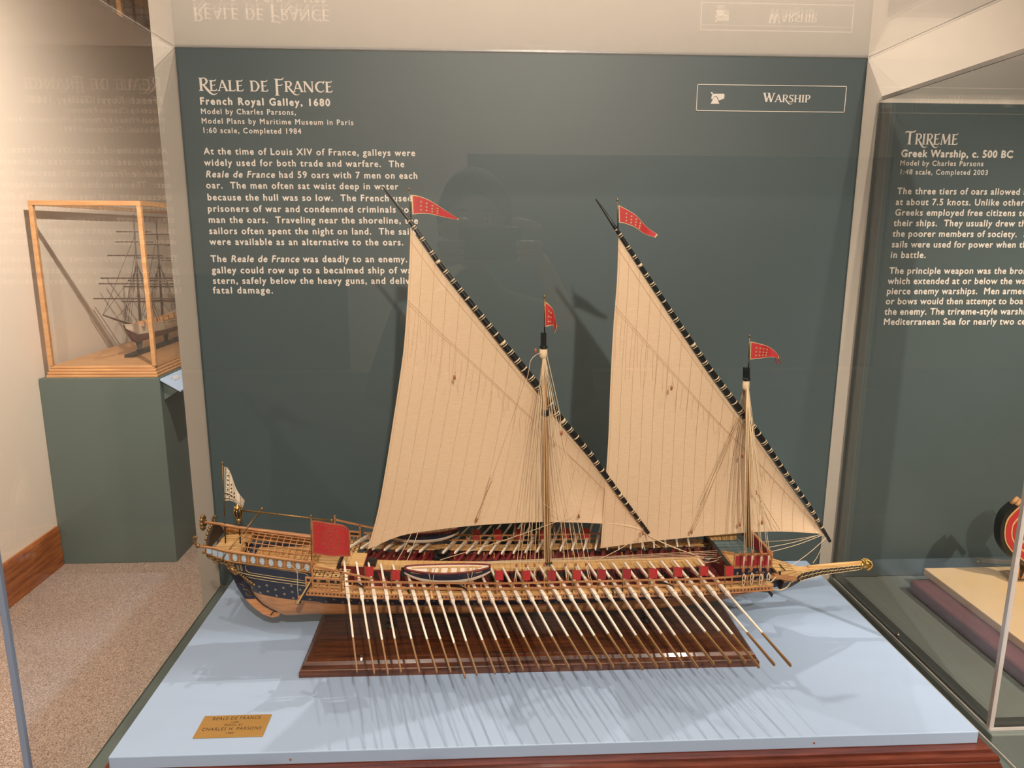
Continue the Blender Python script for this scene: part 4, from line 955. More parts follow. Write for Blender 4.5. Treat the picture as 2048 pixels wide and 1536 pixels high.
bn = pennant((622, 1034, 624, 1172), [(624, 1041), (645, 1042), (668, 1047), (688, 1053), (698, 1059)], [(625, 1108), (645, 1109), (665, 1113), (685, 1115), (701, 1113)], -.088, 'stern_banner', 'redflag', [], .004, 2.4)
mb = MB(); y = -.088
def bp_(u, v):                                                         # point on the banner cloth, just in front of it
    t, b_ = [S(*p, y) for p in ((624, 1041), (645, 1042), (668, 1047), (688, 1053), (698, 1059))], [S(*p, y) for p in ((625, 1108), (645, 1109), (665, 1113), (685, 1115), (701, 1113))]
    return interp(t, u).lerp(interp(b_, u), v) + Vector((0, .004 * math.sin(u * 7 + 2.4) * u ** .5 - .0010, 0))
for ru, rv in ((.20, .30), (.17, .26), (.10, .16)): mb.tube([bp_(.5 + ru * math.cos(t), .5 + rv * math.sin(t)) for t in np.linspace(0, 6.283, 22)], .00032, 4)
for k in range(14):
    t = k * .4488; mb.tube([bp_(.5 + (.24 + .03 * math.cos(a)) * math.cos(t + .08 * math.sin(a)), .5 + (.36 + .03 * math.sin(a)) * math.sin(t + .08 * math.sin(a))) for a in np.linspace(0, 5, 7)], .0003, 4)
for k in range(12):
    for u, v in ((.08 + k * .076, .09), (.08 + k * .076, .91)): mb.tube([bp_(u + .02 * math.cos(a), v + .02 * math.sin(a)) for a in np.linspace(0, 4.8, 6)], .0003, 4)
for k in range(9):
    for u in (.06, .94): mb.tube([bp_(u + .012 * math.cos(a), .15 + k * .088 + .03 * math.sin(a)) for a in np.linspace(0, 4.8, 6)], .0003, 4)
for x in (-.06, 0, .06): mb.tube([bp_(.5 + x, .42), bp_(.5 + x * .6, .5), bp_(.5 + x, .6)], .0004, 4)
mb.build('banner_embroidery', M['embro'], bn, False)
# ------------------------------------------------------------ bow platform (rambade), spur and ground tackle
RX0, RX1, RY = S(1469, 1120, -.078).x, S(1543, 1120, -.078).x, .078
zt_, zm, zb_ = S(1505, 1109, -RY).z, S(1505, 1133, -RY).z, S(1505, 1166, -RY).z
mb = MB(); mb.bb((RX0, YC - RY + .003, zm - .012), (RX1, YC + RY - .003, zm - .002), 0)
for i in range(12): mb.bb((RX0, YC - RY + .012 * i + .006, zm - .002), (RX1, YC - RY + .012 * i + .0064, zm - .0018), 1)
mb.bb((RX0, YC - .03, .118), (RX1, YC + .03, zm - .012), 2)
mb.build('bow_platform', [M['bowdeck'], M['dark'], M['red']], SHIP)
for sd in (-1, 1):
    mb = MB(); y = YC + sd * RY
    mb.bb((RX0, y - .0012, zm + .0012), (RX1, y + .0012, zt_), 0)
    for z, h in ((zt_, .0014), (zm, .0022)): mb.bb((RX0 - .001, y - .0018, z - h), (RX1 + .001, y + .0018, z + h), 1)
    for i in range(5): x = RX0 + (RX1 - RX0) * i / 4; mb.bb((x - .0012, y - .0019, zm), (x + .0012, y - .0001, zt_), 1 if i in (0, 4) else 0)
    mb.build('crimson_bulwark', [M['redpanel'], M['pear']], SHIP)
    mb = MB(); mb.bb((RX0, y - .0012, zb_ + .001), (RX1, y + .0012, zm - .002), 0)
    for u, v in ((.10, .62), (.10, .1), (.40, .72), (.62, .66), (.80, .66), (.66, .25), (.85, .2)):
        c = Vector((RX0 + (RX1 - RX0) * u, y + sd * .0016, zb_ + (zm - zb_) * v)); fleur(mb, c, Vector((1, 0, 0)), Vector((0, 0, 1)), .0017)
    mb.m[6:] = [1] * (len(mb.m) - 6)
    mb.build('navy_bulwark', [M['navy'], M['goldline']], SHIP)
    mb = MB(); mb.bb((RX0 + .002, y - .002, zb_ - .002), (RX1 + .002, y + .002, zb_ + .0005), 0); mb.bb((RX0 - .004, y - .002, .1265), (RX1 + .006, y + .002, .1305), 0)
    for i in range(10): x = RX0 + .004 + (RX1 - RX0 - .004) * i / 9; mb.bb((x - .001, y - .001, .130), (x + .001, y + .001, zb_), 1 if i % 3 else 0)
    mb.bb((RX0 - .03, YC + sd * (OB - .020), .1275), (RX0, YC + sd * OB, .1305), 2)
    mb.build('bow_balustrade', [M['pear'], M['dark'], M['box']], SHIP)
    mb = MB()                                                          # sloping planked wing at the after end
    a, b, c_ = S(1444, 1103, -RY), S(1468, 1108, -RY), S(1467, 1133, -RY)
    mb.prism([(a.x, YC + sd * (RY - .003), a.z), (b.x, YC + sd * (RY - .003), b.z), (c_.x, YC + sd * (RY - .003), c_.z)], (0, sd * .003, 0), 0)
    mb.beam((a.x, YC + sd * RY, a.z), (c_.x, YC + sd * RY, c_.z), .003, .003, 1); mb.beam((a.x, YC + sd * RY, a.z), (b.x, YC + sd * RY, b.z + .001), .003, .002, 1)
    mb.build('bow_wing', [M['box'], M['pear']], SHIP)
    mb = MB()                                                          # cathead
    p0 = S(1543, 1148, -.060); p1 = S(1590, 1156, -.052); p0 = Vector((p0.x, YC + sd * .066, p0.z)); p1 = Vector((p1.x, YC + sd * .055, p1.z))
    if sd == 1: p1 = p0.lerp(p1, .35) + Vector((0, .02, .004))
    mb.beam(p0, p1, .0075, .0075, 0, (0, 0, 1), .0055, .0055); mb.beam(p0 - Vector((.012, 0, .002)), p0 + Vector((.014, 0, -.002)), .006, .005, 0)
    mb.beam(p0.lerp(p1, .28) + Vector((0, 0, .002)), p0.lerp(p1, .28) + Vector((0, 0, .009)), .003, .003, 1, (1, 0, 0))
    mb.build('cathead', [M['pear'], M['dark']], SHIP)
mb = MB()                                                              # sloped crimson breast panel and planks behind the mast
mb.bb((RX1 - .0015, YC - RY, zm), (RX1 + .0015, YC + RY, zt_), 0); mb.bb((RX1 - .002, YC - RY, zt_), (RX1 + .002, YC + RY, zt_ + .0025), 1)
mb.build('athwart_bulwark', [M['redpanel'], M['pear']], SHIP)
mb = MB(); f_ = [S(1416, 1072, .03), S(1474, 1068, .03), S(1472, 1093, .03), S(1433, 1092, .03)]
mb.prism([(p.x, YC + .03, p.z) for p in f_], (0, .03, 0), 0)
for i in range(1, 7):
    p, q = f_[0].lerp(f_[1], i / 7), f_[3].lerp(f_[2], i / 7); mb.beam((p.x, YC + .0296, p.z), (q.x, YC + .0296, q.z), .0008, .0008, 1)
mb.beam((f_[3].x - .004, YC + .03, f_[3].z), (f_[2].x, YC + .03, f_[2].z), .003, .003, 2); mb.bb((f_[3].x, YC + .028, .118), (f_[2].x, YC + .058, f_[2].z), 3)
mb.build('bow_locker', [M['box'], M['blade'], M['pear'], M['dark']], SHIP)
# beak and spur
xs = [S(1545, 1140, 0).x, S(1572, 1143, 0).x, S(1600, 1146, 0).x, S(1640, 1144, 0).x, S(1722, 1130, 0).x]
zt = [S(1545, 1134, 0).z, S(1572, 1137, 0).z, S(1600, 1137, 0).z, S(1640, 1132, 0).z, S(1722, 1125.5, 0).z]
zbt = [S(1545, 1160, 0).z, S(1572, 1160, 0).z, S(1600, 1159, 0).z, S(1640, 1149, 0).z, S(1722, 1138, 0).z]
wy = [.050, .033, .0075, .0042, .0032]
def spur_sec(u):
    X = xs[0] + (xs[-1] - xs[0]) * u; f = lambda a: float(np.interp(X, xs, a)); return X, f(zt), f(zbt), f(wy)
mb = MB(); n = 26
for q in range(n):
    for tag_, lo, hi, mt in (('top', .82, 1.0, 0), ('side', .0, .82, 1)):
        X0_, t0, b0, w0 = spur_sec(q / n); X1_, t1_, b1, w1 = spur_sec((q + 1) / n)
        vs = []
        for X, t, b, w in ((X0_, t0, b0, w0), (X1_, t1_, b1, w1)):
            kk = 1.0 if hi == 1.0 else .93
            for yy, zz in ((-1, lo), (1, lo), (1, hi), (-1, hi)): vs.append((X, YC + yy * w * kk * (1 if zz > .5 else .8), b + (t - b) * zz))
        mb.add(vs, [(0, 1, 5, 4), (1, 2, 6, 5), (2, 3, 7, 6), (3, 0, 4, 7)] + ([(0, 1, 2, 3)] if q == 0 else []) + ([(4, 5, 6, 7)] if q == n - 1 else []), mt)
for sd in (-1, 1):
    for v in (.05, .42, .78): mb.tube([(X, YC + sd * w * (.80 + .16 * v + .06), b + (t - b) * v) for X, t, b, w in [spur_sec(u) for u in np.linspace(.26, 1, 16)]], .0004, 4, 2)
    for lo, hi, k in ((.42, .78, 26), (.05, .42, 34)):
        mb.tube([(X, YC + sd * w * (.80 + .16 * (lo if i % 2 else hi) + .06), b + (t - b) * (lo if i % 2 else hi)) for i, (X, t, b, w) in enumerate([spur_sec(u) for u in np.linspace(.28, 1, k)])], .0003, 4, 2)
for i in range(7): mb.tube([(xs[0] + .002, YC - .05 + i * .0165, zt[0] + .0003), (xs[1] + .012, YC - .02 + i * .0066, zt[1] + .0004)], .0003, 4, 1)
mb.beam(S(1556, 1128, .024) + Vector((0, 0, .002)), S(1570, 1143, -.022) + Vector((0, 0, .002)), .0016, .0012, 1)
mb.tube([(X, YC, t + .001) for X, t, b, w in [spur_sec(u) for u in (.40, .7, 1)]], [.0032, .0030, .0028], 8, 0)
spur = mb.build('bow_spur', [M['box'], M['dark'], M['goldline']], SHIP)
mb = MB(); h = S(1733, 1130, 0)                                        # gilded lion head
mb.lathe((h.x - .012, YC, h.z - .0005), [(.0058, 0), (.0072, .002), (.006, .004)], 12, 0, 'x')
mb.ball((h.x - .001, YC, h.z + .001), .0078, 0, 12, (1.1, .85, .95)); mb.ball((h.x + .006, YC, h.z - .0005), .0048, 0, 10, (1.2, .8, .7)); mb.ball((h.x + .005, YC, h.z - .006), .0036, 0, 8, (1.3, .8, .5))
for k in range(11):
    a = -1.9 + k * .36
    for yy in (-.004, 0, .004): mb.ball((h.x - .001 + .0085 * math.cos(a + .6), YC + yy, h.z + .001 + .0085 * math.sin(a + .6)), .0020, 0, 6)
for yy in (-.0045, .0045): mb.ball((h.x + .003, YC + yy, h.z + .0035), .0016, 1, 6); mb.ball((h.x - .004, YC + yy * 1.3, h.z + .006), .0024, 0, 6)
mb.build('lion_head', [M['gold'], M['dark']], spur)
mb = MB()                                                              # navy bow cheeks with gold tracery
for sd in (-1, 1):
    mb.prism([(p.x, YC + (.012 if sd > 0 else -.030), p.z) for p in (S(1546, 1166, -.030), S(1560, 1159, -.030), S(1590, 1154, -.030), S(1585, 1162, -.030), S(1572, 1168, -.030), S(1548, 1175, -.030))], (0, -sd * .012, 0), 0)
    for r, o_ in ((3, 0), (2, 4)): mb.tube([S(1574 + o_ + r * math.cos(t), 1161 + r * math.sin(t), -.031) if sd < 0 else S(1574, 1161, .02) for t in np.linspace(0, 5, 8)], .0003, 4, 1)
    for k in (0, 1, 2): mb.tube([S(1546, 1163 - k * 2, -.0305), S(1562, 1157.5 - k * 1.5, -.0305)], .0004, 4, 1)
mb.build('bow_cheek', [M['navy'], M['goldline']], SHIP)
mb = MB()
mb.tube(smooth_curve([S(1557, 1148, -.062), S(1546, 1160, -.074), S(1537, 1170, -.078), S(1545, 1178, -.070), S(1560, 1180, -.058), S(1574, 1174, -.050), S(1581, 1165, -.046), S(1586, 1163, -.045), S(1587, 1160, -.045), S(1582, 1161, -.045)], 6), .0011, 6)
mb.build('anchor_cable', M['rope'], SHIP)
mb = MB(); a = S(1535, 1184, -.07); mb.prism([a, a + Vector((.008, 0, -.010)), a + Vector((.010, 0, -.004)), a + Vector((.003, 0, .003))], (0, .002, 0), 0); mb.beam(a, S(1500, 1181, -.07), .0015, .0015, 0)
mb.build('anchor', M['black'], SHIP)

# ------------------------------------------------------------ display board with two turned pedestals
db = thing('display_stand', 'dark varnished wooden base board under the model galley with two black pedestals', 'stand', (0.084, YC, 0))
BX0, BX1, BY0, BY1 = -.2829, .4511, -.468, -.252
mb = MB(); pf = [(0, 0), (0, .0085), (.0025, .0100), (.0035, .0110), (.0055, .0175), (.0100, .0215), (.0150, .0232), (.0165, .0232), (.0165, .0245), (.0185, .0250)]
vs = []; fs = []
for o_, z in pf: vs += [(BX0 + o_, BY0 + o_, z), (BX1 - o_, BY0 + o_, z), (BX1 - o_, BY1 - o_, z), (BX0 + o_, BY1 - o_, z)]
for i in range(len(pf) - 1):
    for j in range(4): fs.append((4 * i + j, 4 * i + (j + 1) % 4, 4 * i + 4 + (j + 1) % 4, 4 * i + 4 + j))
k = 4 * (len(pf) - 1); fs += [(3, 2, 1, 0), (k, k + 1, k + 2, k + 3)]
mb.add(vs, fs); mb.build('board', M['walnut'], db)
for x in (-.152, .290):
    MB().lathe((x, YC, .025), [(.0095, 0), (.0095, .002), (.0050, .005), (.0068, .009), (.0086, .011), (.0066, .014), (.0050, .017), (.0078, .020), (.0074, .0228)], 20).build('pedestal', M['black'], db)

# ------------------------------------------------------------ trireme model at the right edge
tb = thing('display_stand', 'tan diorama board on a burgundy base slab under the trireme model', 'stand', (1.3, -.2, C2Z))
zb0 = C2Z
ta = [atz(1810, 1195, zb0), atz(1845, 1150, zb0)]
z1_, z2_ = zb0 + .030, zb0 + .046
e0, e1 = atz(1818, 1158, z1_), atz(2048, 1352, z1_)
f0, f1_ = atz(1848, 1136, z2_), atz(2048, 1308, z2_ )
bx = (e0.x) ; by = e0.y
bevel(MB().bb((bx, C2Y + .05, zb0), (2.05, by, z1_)).build('slab', M['burg'], tb), .008, 3)
bevel(MB().bb((f0.x, C2Y + .055, z1_), (2.05, f0.y, z2_)).build('board', M['tan'], tb), .0015)
tr = thing('model_trireme', 'model trireme with curved red and black striped stern at the right edge', 'model ship', (f0.x + .2, f0.y - .1, z2_))
ty = f0.y - .075
def TP(px, py): return at(px, py, ty)
def arcband(pts_out, pts_in, m, yw, mb):
    o_ = smooth_curve([TP(*p) for p in pts_out], 6); i_ = smooth_curve([TP(*p) for p in pts_in], 6); n = min(len(o_), len(i_))
    for k in range(n - 1):
        q = [o_[k], o_[k + 1], i_[k + 1], i_[k]]
        mb.add([v + Vector((0, s * yw, 0)) for s in (-1, 1) for v in q], [(3, 2, 1, 0), (4, 5, 6, 7), (0, 1, 5, 4), (2, 3, 7, 6)], m, False)
O = [(2024, 1006), (2004, 1025), (1995, 1050), (1996, 1080), (2010, 1104), (2034, 1124), (2060, 1140)]
def inset(d): return [(2040 + (x - 2040) * (1 - d), 1060 + (y - 1060) * (1 - d * .95)) if k else (2024 + d * 40, 1006 + d * 22) for k, (x, y) in enumerate(O)]
mb = MB(); lv = [0, .02, .16, .22, .44, .52, .70, .80]; cols = [0, 0, 1, 2, 1, 2, 1]
for (a, b), m_ in zip(zip(lv, lv[1:]), cols): arcband(inset(a), inset(b), m_, .010 + .001 * m_, mb)
mb.build('curved_stern', [M['black'], M['box'], M['redflag']], tr)
mb = MB()
for k in range(3): mb.tube([TP(2022 + 7 * k, 1008 + 6 * k), TP(2036 + 7 * k, 995 + 5 * k)], .0045, 8)
mb.tube([TP(2046, 994), TP(2075, 1030)], .004, 8)
mb.build('stern_ornament', M['oak'], tr)
mb = MB(); a = TP(2046, 1110); L_ = .62
mb.grid(lambda u, v: (a.x + L_ * u, ty + .030 * math.sin(math.pi * min(.97, u + .06)) ** .5 * math.copysign(abs(2 * v - 1) ** .7, 2 * v - 1), z2_ + .008 + (.040) * abs(2 * v - 1) ** 1.6), 24, 12)
mb.grid(lambda u, v: (a.x + L_ * u, ty + .030 * math.sin(math.pi * min(.97, u + .06)) ** .5 * (2 * v - 1), z2_ + .048), 24, 2, 0)
mb.build('hull', M['oak'], tr)
mb = MB()
for x in (.10, .45): mb.bb((a.x + x, ty - .012, z2_), (a.x + x + .012, ty + .012, z2_ + .012))
mb.bb((TP(2030, 1130).x - .004, ty - .006, z2_), (TP(2030, 1130).x + .006, ty + .006, TP(2030, 1126).z)); mb.build('cradle', M['box'], tr)
mb = MB()
for i in range(24):
    x = a.x + .07 + i * .021
    for sd in (-1, 1): mb.tube([(x, ty + sd * .026, z2_ + .040), (x - .008, ty + sd * .085, z2_ + .006)], .0010, 5)
o = mb.build('oar_bank', M['oak'], tr); o['kind'] = 'stuff'

# ------------------------------------------------------------ wooden glass case with a sailing ship on the left
LPY = 1.7408; FZ = FLOOR
lp = thing('display_plinth', 'tall dark teal plinth against the left wall under a wooden glass case', 'plinth', (-1.68, 2.5, FLOOR))
bevel(MB().bb((LW + .004, LPY, FLOOR), (-1.4205, 3.3, .047)).build('cabinet', M['teal_plinth'], lp), .002)
wc = thing('wooden_glass_case', 'oak framed glass case with a sailing ship model on the left plinth', 'display case', (-1.68, 2.5, .047))
cx0, cx1, cy0, cy1 = -1.918, -1.432, LPY + .012, 3.26
for i, (zz, ofs) in enumerate(((.047, 0), (.060, .004), (.073, .009), (.086, .014))):
    bevel(MB().bb((cx0 + ofs, cy0 + ofs, zz), (cx1 - ofs, cy1 - ofs, zz + .0125)).build('base_moulding', M['oak'], wc), .003)
fx0, fx1, fy0, fy1, fz0, fz1 = -1.8985, -1.418 - .030, cy0 + .02, cy1 - .02, .0985, .815
w = .018
for nm, pts in (('corner_post', [(fx0, fy0), (fx1, fy0), (fx1, fy1), (fx0, fy1)]),):
    for x, y in pts: bevel(MB().bb((x - w / 2 * 1, y - w / 2, fz0), (x + w / 2, y + w / 2, fz1 - .020)).build('corner_post', M['oak'], wc), .001)
for y in (fy0, fy1): bevel(MB().bb((fx0 - w / 2, y - w / 2, fz1 - .020), (fx1 + w / 2, y + w / 2, fz1)).build('top_rail', M['oak'], wc), .001)
for x in (fx0, fx1): bevel(MB().bb((x - w / 2, fy0 + w / 2, fz1 - .020), (x + w / 2, fy1 - w / 2, fz1)).build('top_rail', M['oak'], wc), .001)
MB().bb((fx0 + .01, fy0 - .002, fz0), (fx1 - .01, fy0 + .001, fz1 - .021)).build('glass_pane', M['acry'], wc)
MB().bb((fx1 - .001, fy0 + .01, fz0), (fx1 + .002, fy1 - .01, fz1 - .021)).build('glass_pane', M['acry'], wc)
sh = thing('model_sailing_ship', 'model tall ship with white topsides and dark red bottom inside the wooden glass case', 'model ship', (-1.66, 2.5, fz0))
sx = -1.66
def Q(px, py): return atx(px, py, sx)
yb = Q(247, 655).y; ztp, zkl, Lh = Q(250, 652).z, Q(262, 688).z, 1.0
def shp(u, v):
    a = 2 * v - 1; hb = .075 * min(1, (u * 3.0 + .01)) ** .6 * min(1, (1.02 - u) * 4) ** .5
    top = ztp + .022 * (2 * u - 1) ** 2 - .012; kl = zkl + .06 * max(0, 1 - u * 14)
    return (sx + hb * math.copysign(abs(a) ** .55, a), yb + Lh * u + .05 * (1 - abs(a)) * max(0, 1 - u * 4), kl + (top - kl) * abs(a) ** 2.0)
mb = MB(); mb.grid(shp, 40, 24, mf=lambda i, j: 0 if j < 4 or j > 19 else 1)
mb.grid(lambda u, v: (shp(u, 0)[0] + (shp(u, 1)[0] - shp(u, 0)[0]) * v, yb + Lh * u, ztp - .018 + .022 * (2 * u - 1) ** 2), 30, 2, 2)
for i in range(9): mb.bb((sx + .02, yb + .1 + i * .07, ztp - .012), (sx + .05, yb + .12 + i * .07, ztp + .012), 2)
mb.build('hull', [M['white'], M['burg'], M['oak']], sh)
def spar(mb, a, b, r0, r1): mb.tube([a, b], [r0, r1], 6)
for (b_, t_, ys, ws) in (((281, 652), (267, 430), (463, 483, 510, 555, 566, 596), (.08, .09, .13, .17, .18, .21)), ((326, 645), (312, 436), (468, 488, 515, 560, 572, 602), (.07, .09, .12, .16, .18, .20)), ((372, 640), (360, 450), (490, 520, 560, 600), (.08, .11, .14, .17))):
    B_, T_ = Q(*b_), Q(*t_); mb = MB(); spar(mb, B_, T_, .007, .003)
    for y_, w_ in zip(ys, ws):
        z = B_.lerp(T_, (b_[1] - y_) / (b_[1] - t_[1])); spar(mb, z + Vector((-w_, -.012, 0)), z + Vector((w_, -.012, 0)), .0035, .0035)
    for d in (-.03, .0, .03, .06):
        for s in (-1, 1): mb.tube([B_.lerp(T_, .58), Vector((sx + s * .072, B_.y + d, ztp))], .0013, 4)
    mb.build('mast', M['yardwood'], sh)
mb = MB(); bsp = Q(247, 652); tip = at(206, 630, 1.80); spar(mb, bsp + Vector((0, .06, 0)), tip, .006, .003); mb.build('bowsprit', M['yardwood'], sh)
mb = MB()
for a, b in ((tip, Q(270, 470)), (tip, Q(274, 540)), (bsp, Q(271, 500)), (tip.lerp(bsp, .5), Q(276, 590)), (Q(281, 640), Q(312, 480)), (Q(281, 640), Q(316, 560))): mb.tube([a, b], .0012, 4)
mb.build('standing_rigging', M['dark'], sh, False)
mb = MB(); mb.bb((sx - .02, yb + .02, fz0), (sx + .02, yb + .95, fz0 + .014))
for u in (.14, .45, .8): mb.lathe((sx, yb + Lh * u, fz0 + .014), [(.020, 0), (.008, .010), (.018, max(.02, zkl - fz0 - .010))], 10)
mb.build('ship_cradle', M['dark'], sh)

il = thing('caption_board', 'small blue sloping caption board beside the wooden glass case on the left', 'sign', (-1.38, 1.9, .02))
p0, p1 = at(320, 756, LPY + .004), at(357, 786, LPY + .004)
mb = MB(); mb.prism([(-1.4195, LPY + .005, .042), (-1.335, LPY + .005, -.012), (-1.335, LPY + .005, -.018), (-1.4195, LPY + .005, .034)], (0, .34, 0)); mb.build('board', M['blue'], il)
mb = MB(); v, f = text_mesh('Lon', 1.05, .02)
n_ = Vector((.0845, 0, -.054)).normalized(); up_ = Vector((0, 1, 0)); o_ = Vector((-1.385, LPY + .075, .0222))
dr = Vector((.0845, 0, -.054)).normalized()
mb.add([o_ + Vector((0, 1, 0)) * (p[0] * .040) - dr * (p[1] * .040) + Vector((.0009, 0, .0014)) for p in v], f); mb.build('caption_text', M['letter'], il, False)
MB().prism([(-1.4195, LPY + .03, .030), (-1.350, LPY + .03, -.014), (-1.4195, LPY + .03, -.06)], (0, .30, 0)).build('bracket', M['teal_plinth'], il)
# ------------------------------------------------------------ the gallery behind the viewer (seen as reflections)
g1 = thing('information_panel', 'dark teal display panel on the wall behind the viewer reflected in the case front', 'sign', (.9, -4.09, .2))
MB().bb((-.05, -4.098, -.1), (2.4, -4.085, 1.12)).build('board', M['teal'], g1)
g2 = thing('display_plinth', 'low dark teal plinth against the wall behind the viewer', 'plinth', (.3, -3.8, FLOOR))
MB().bb((-1.9, -4.08, FLOOR), (3.6, -3.55, -.12)).build('cabinet', M['teal_plinth'], g2)
g3 = thing('information_panel', 'smaller dark teal display panel at left on the wall behind the viewer', 'sign', (-1.2, -4.09, .2))
MB().bb((-1.75, -4.098, -.1), (-.75, -4.085, .45)).build('board', M['teal'], g3)

# ------------------------------------------------------------ the photographer, reflected in the front pane
M['skin'] = mat('skin', srgb(206, 160, 132), 0.5, noise=0.06, scale=20)
M['hair'] = mat('black_hair', srgb(28, 24, 22), 0.85, noise=0.3, scale=60)
M['jacket'] = mat('dark_jacket_cloth', srgb(52, 56, 58), 0.85, noise=0.15, scale=40)
M['trouser'] = mat('dark_trouser_cloth', srgb(40, 42, 50), 0.85, noise=0.15, scale=40)
def skin_mesh(name, nodes, edges, m, parent, root=0, sub=2):
    me = bpy.data.meshes.new(name); off = worldloc(parent)
    me.from_pydata([tuple(Vector(p) - off) for p, r in nodes], edges, []); me.materials.append(m)
    o = bpy.data.objects.new(name, me); COL.objects.link(o); o.parent = parent
    sk = o.modifiers.new('skin', 'SKIN'); sk.use_smooth_shade = True
    lay = me.skin_vertices[0].data if me.skin_vertices else None
    if lay is None:
        bm = bmesh.new(); bm.from_mesh(me); bm.verts.layers.skin.verify(); bm.to_mesh(me); bm.free(); lay = me.skin_vertices[0].data
    for i, (p, r) in enumerate(nodes):
        lay[i].radius = r if isinstance(r, tuple) else (r, r); lay[i].use_root = (i == root)
    s = o.modifiers.new('sub', 'SUBSURF'); s.levels = sub; s.render_levels = sub
    return o
PY = -1.78
pe = thing('person', 'person with short black hair and dark jacket holding up a phone', 'person', (-.03, PY, FLOOR))
hx, hz = -.005, .705
H = lambda x, y, z: Vector((hx + x, PY + y, z + .04))
sk_nodes = [(H(0, 0, .05), (.16, .12)), (H(0, .01, .25), (.155, .115)), (H(0, .01, .40), (.17, .11)), (H(0, .02, .50), (.065, .065)), (H(0, .03, .56), (.060, .060)),
            (H(-.18, .01, .42), .065), (H(-.25, .05, .20), .055), (H(-.16, .26, .42), .042),
            (H(.18, .01, .42), .065), (H(.27, .05, .20), .055), (H(.22, .26, .42), .042),
            (H(-.10, 0, -.06), (.095, .1)), (H(-.11, .02, -.40), .065), (H(-.11, 0, -.76), .048), (H(-.11, .10, -.80), .036),
            (H(.10, 0, -.06), (.095, .1)), (H(.11, .02, -.40), .065), (H(.11, 0, -.76), .048), (H(.11, .10, -.80), .036)]
ed = [(0, 1), (1, 2), (2, 3), (3, 4), (2, 5), (5, 6), (6, 7), (2, 8), (8, 9), (9, 10), (0, 11), (11, 12), (12, 13), (13, 14), (0, 15), (15, 16), (16, 17), (17, 18)]
skin_mesh('body', sk_nodes, ed, M['jacket'], pe)
# head with a face
mb = MB()
def face(u, v):
    th = math.pi * u; ph = 2 * math.pi * v; x = math.sin(th) * math.cos(ph); y = math.sin(th) * math.sin(ph); z = math.cos(th)
    w = .076 - .016 * max(0, -z) ** 1.5; d = .096
    fx_, fy_, fz_ = x * w, y * d, z * .118
    if y > .3:
        fy_ += .020 * math.exp(-((x / .16) ** 2 + ((z + .12) / .22) ** 2))          # nose
        for s in (-1, 1): fy_ -= .011 * math.exp(-(((x - s * .42) / .20) ** 2 + ((z - .06) / .13) ** 2))   # eye sockets
        fy_ += .005 * math.exp(-((x / .32) ** 2 + ((z + .46) / .09) ** 2)); fy_ += .006 * math.exp(-((x / .3) ** 2 + ((z + .8) / .12) ** 2))
    return Vector((hx + fx_, PY + .05 + fy_, hz + fz_))
mb.grid(face, 40, 48); 
for s in (-1, 1):
    mb.ball((hx + s * .078, PY + .045, hz - .005), .028, 0, 10, (.35, .6, 1.1)); mb.ball((hx + s * .031, PY + .130, hz + .008), .009, 1, 10); mb.ball((hx + s * .031, PY + .135, hz + .008), .0058, 2, 8)
mb.tube([Vector((hx - .024, PY + .140, hz - .054)), Vector((hx, PY + .146, hz - .052)), Vector((hx + .024, PY + .140, hz - .054))], .005, 6, 3)
head = mb.build('head', [M['skin'], M['white'], M['hair'], M['redpanel']], pe)
mb = MB()
def hairf(u, v):
    th = math.pi * .60 * u; ph = 2 * math.pi * v; k = 1.16
    fr = max(0, math.sin(ph)); th *= (1 - .42 * fr ** 1.5)
    n = 1 + .05 * math.sin(ph * 13 + th * 9)
    return Vector((hx + math.sin(th) * math.cos(ph) * .080 * k * n, PY + .045 + math.sin(th) * math.sin(ph) * .098 * k * n * (1 if math.sin(ph) < 0 else .97), hz + .012 + math.cos(th) * .120 * 1.07))
mb.grid(hairf, 20, 60)
for s in (-1, 1):
    mb.tube([Vector((hx + s * .050, PY + .137, hz + .030)), Vector((hx + s * .030, PY + .148, hz + .034)), Vector((hx + s * .016, PY + .148, hz + .031))], [.0025, .004, .003], 6)
mb.build('hair', M['hair'], pe)
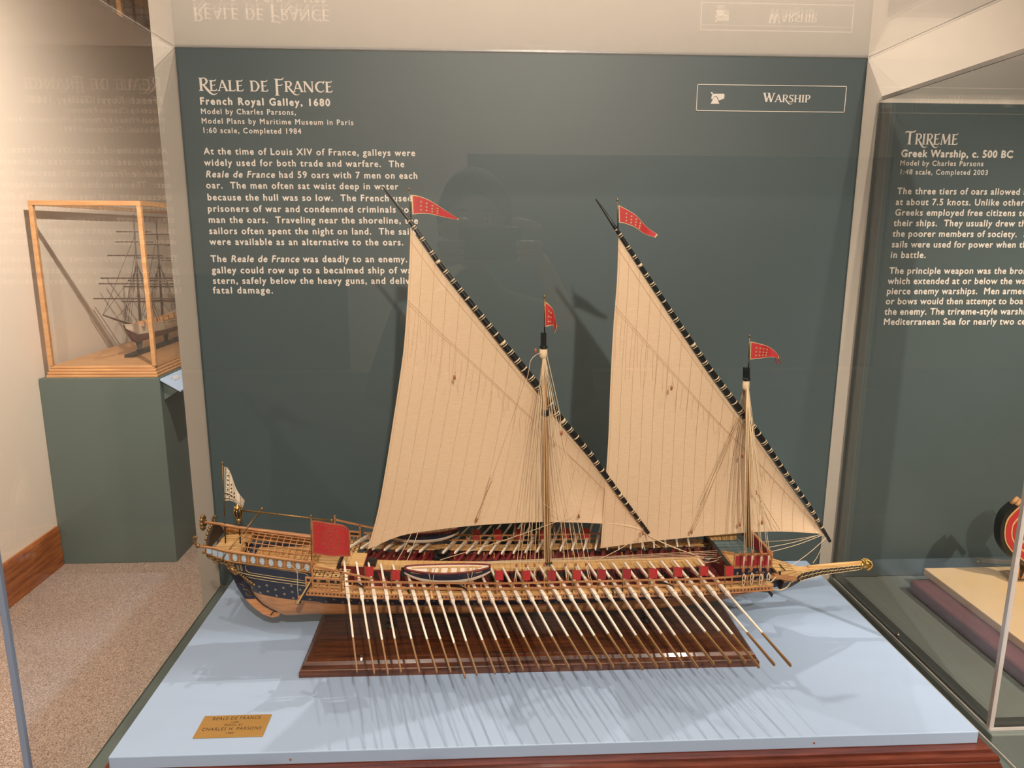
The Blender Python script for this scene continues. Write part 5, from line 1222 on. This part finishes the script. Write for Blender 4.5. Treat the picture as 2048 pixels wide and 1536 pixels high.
# phone held level in both hands
phx, phy, phz = .030, -1.507, CAM[2] - .022
ph = thing('phone', 'black phone held sideways in both hands of the person taking the picture', 'phone', (phx, phy, phz))
bevel(MB().bb((phx - .070, phy - .009, phz - .037), (phx + .070, phy, phz + .037)).build('phone_body', M['black'], ph), .006, 3)
MB().bb((phx - .066, phy - .0095, phz - .033), (phx + .066, phy - .009, phz + .033)).build('screen', M['pane'], ph)
mb = MB()
for a, b in ((-.034, .020), (-.052, .004)): mb.lathe((phx + a + .004, phy, phz + b), [(.006, 0), (.006, .002), (.004, .0025)], 12, 0, 'y')
mb.build('lens', M['dark'], ph)
def hand(sd):
    hxp = phx + sd * .098; wr = H(-.16, .26, .42) if sd < 0 else H(.22, .26, .42)
    palm = Vector((hxp + sd * .006, phy - .030, phz - .022))
    nodes = [(wr, .030), (wr.lerp(palm, .6) + Vector((sd * .006, 0, 0)), .026), (palm + Vector((0, 0, .004)), (.034, .020))]; ed = [(0, 1), (1, 2)]
    hnd = skin_mesh('hand', nodes, ed, M['skin'], pe)
    specs = []
    for k, (dz, ln) in enumerate(((.026, .9), (.008, 1.0), (-.010, .94), (-.026, .78))):
        b = Vector((hxp + sd * .014, phy - .022, phz - .012 + dz)); t = Vector((phx + sd * .066, phy + .010, phz - .008 + dz))
        if k == 0: pts = [b + Vector((0, 0, .016)), Vector((hxp + sd * .004, phy + .006, phz + .038)), Vector((phx + sd * .064, phy + .010, phz + .050)), Vector((phx + sd * .046, phy - .001, phz + .046))]
        else: pts = [b, Vector((hxp + sd * .012, phy + .004, phz - .010 + dz)), Vector((hxp - sd * .010 * ln, phy + .013, phz - .010 + dz)), t - Vector((sd * .012 * ln, .001, 0))]
        specs.append((pts, (.0112, .0106, .0100, .0085)))
    specs.append(([palm + Vector((0, .002, -.022)), Vector((hxp - sd * .010, phy - .030, phz - .040)), Vector((phx + sd * .058, phy - .020, phz - .030)), Vector((phx + sd * .044, phy - .017, phz - .022))], (.0135, .012, .011, .009)))
    for i, (pts, rr) in enumerate(specs):
        skin_mesh('thumb' if i == 4 else 'finger', list(zip(pts, rr)), [(0, 1), (1, 2), (2, 3)], M['skin'], hnd, 0, 1)
hand(-1); hand(1)
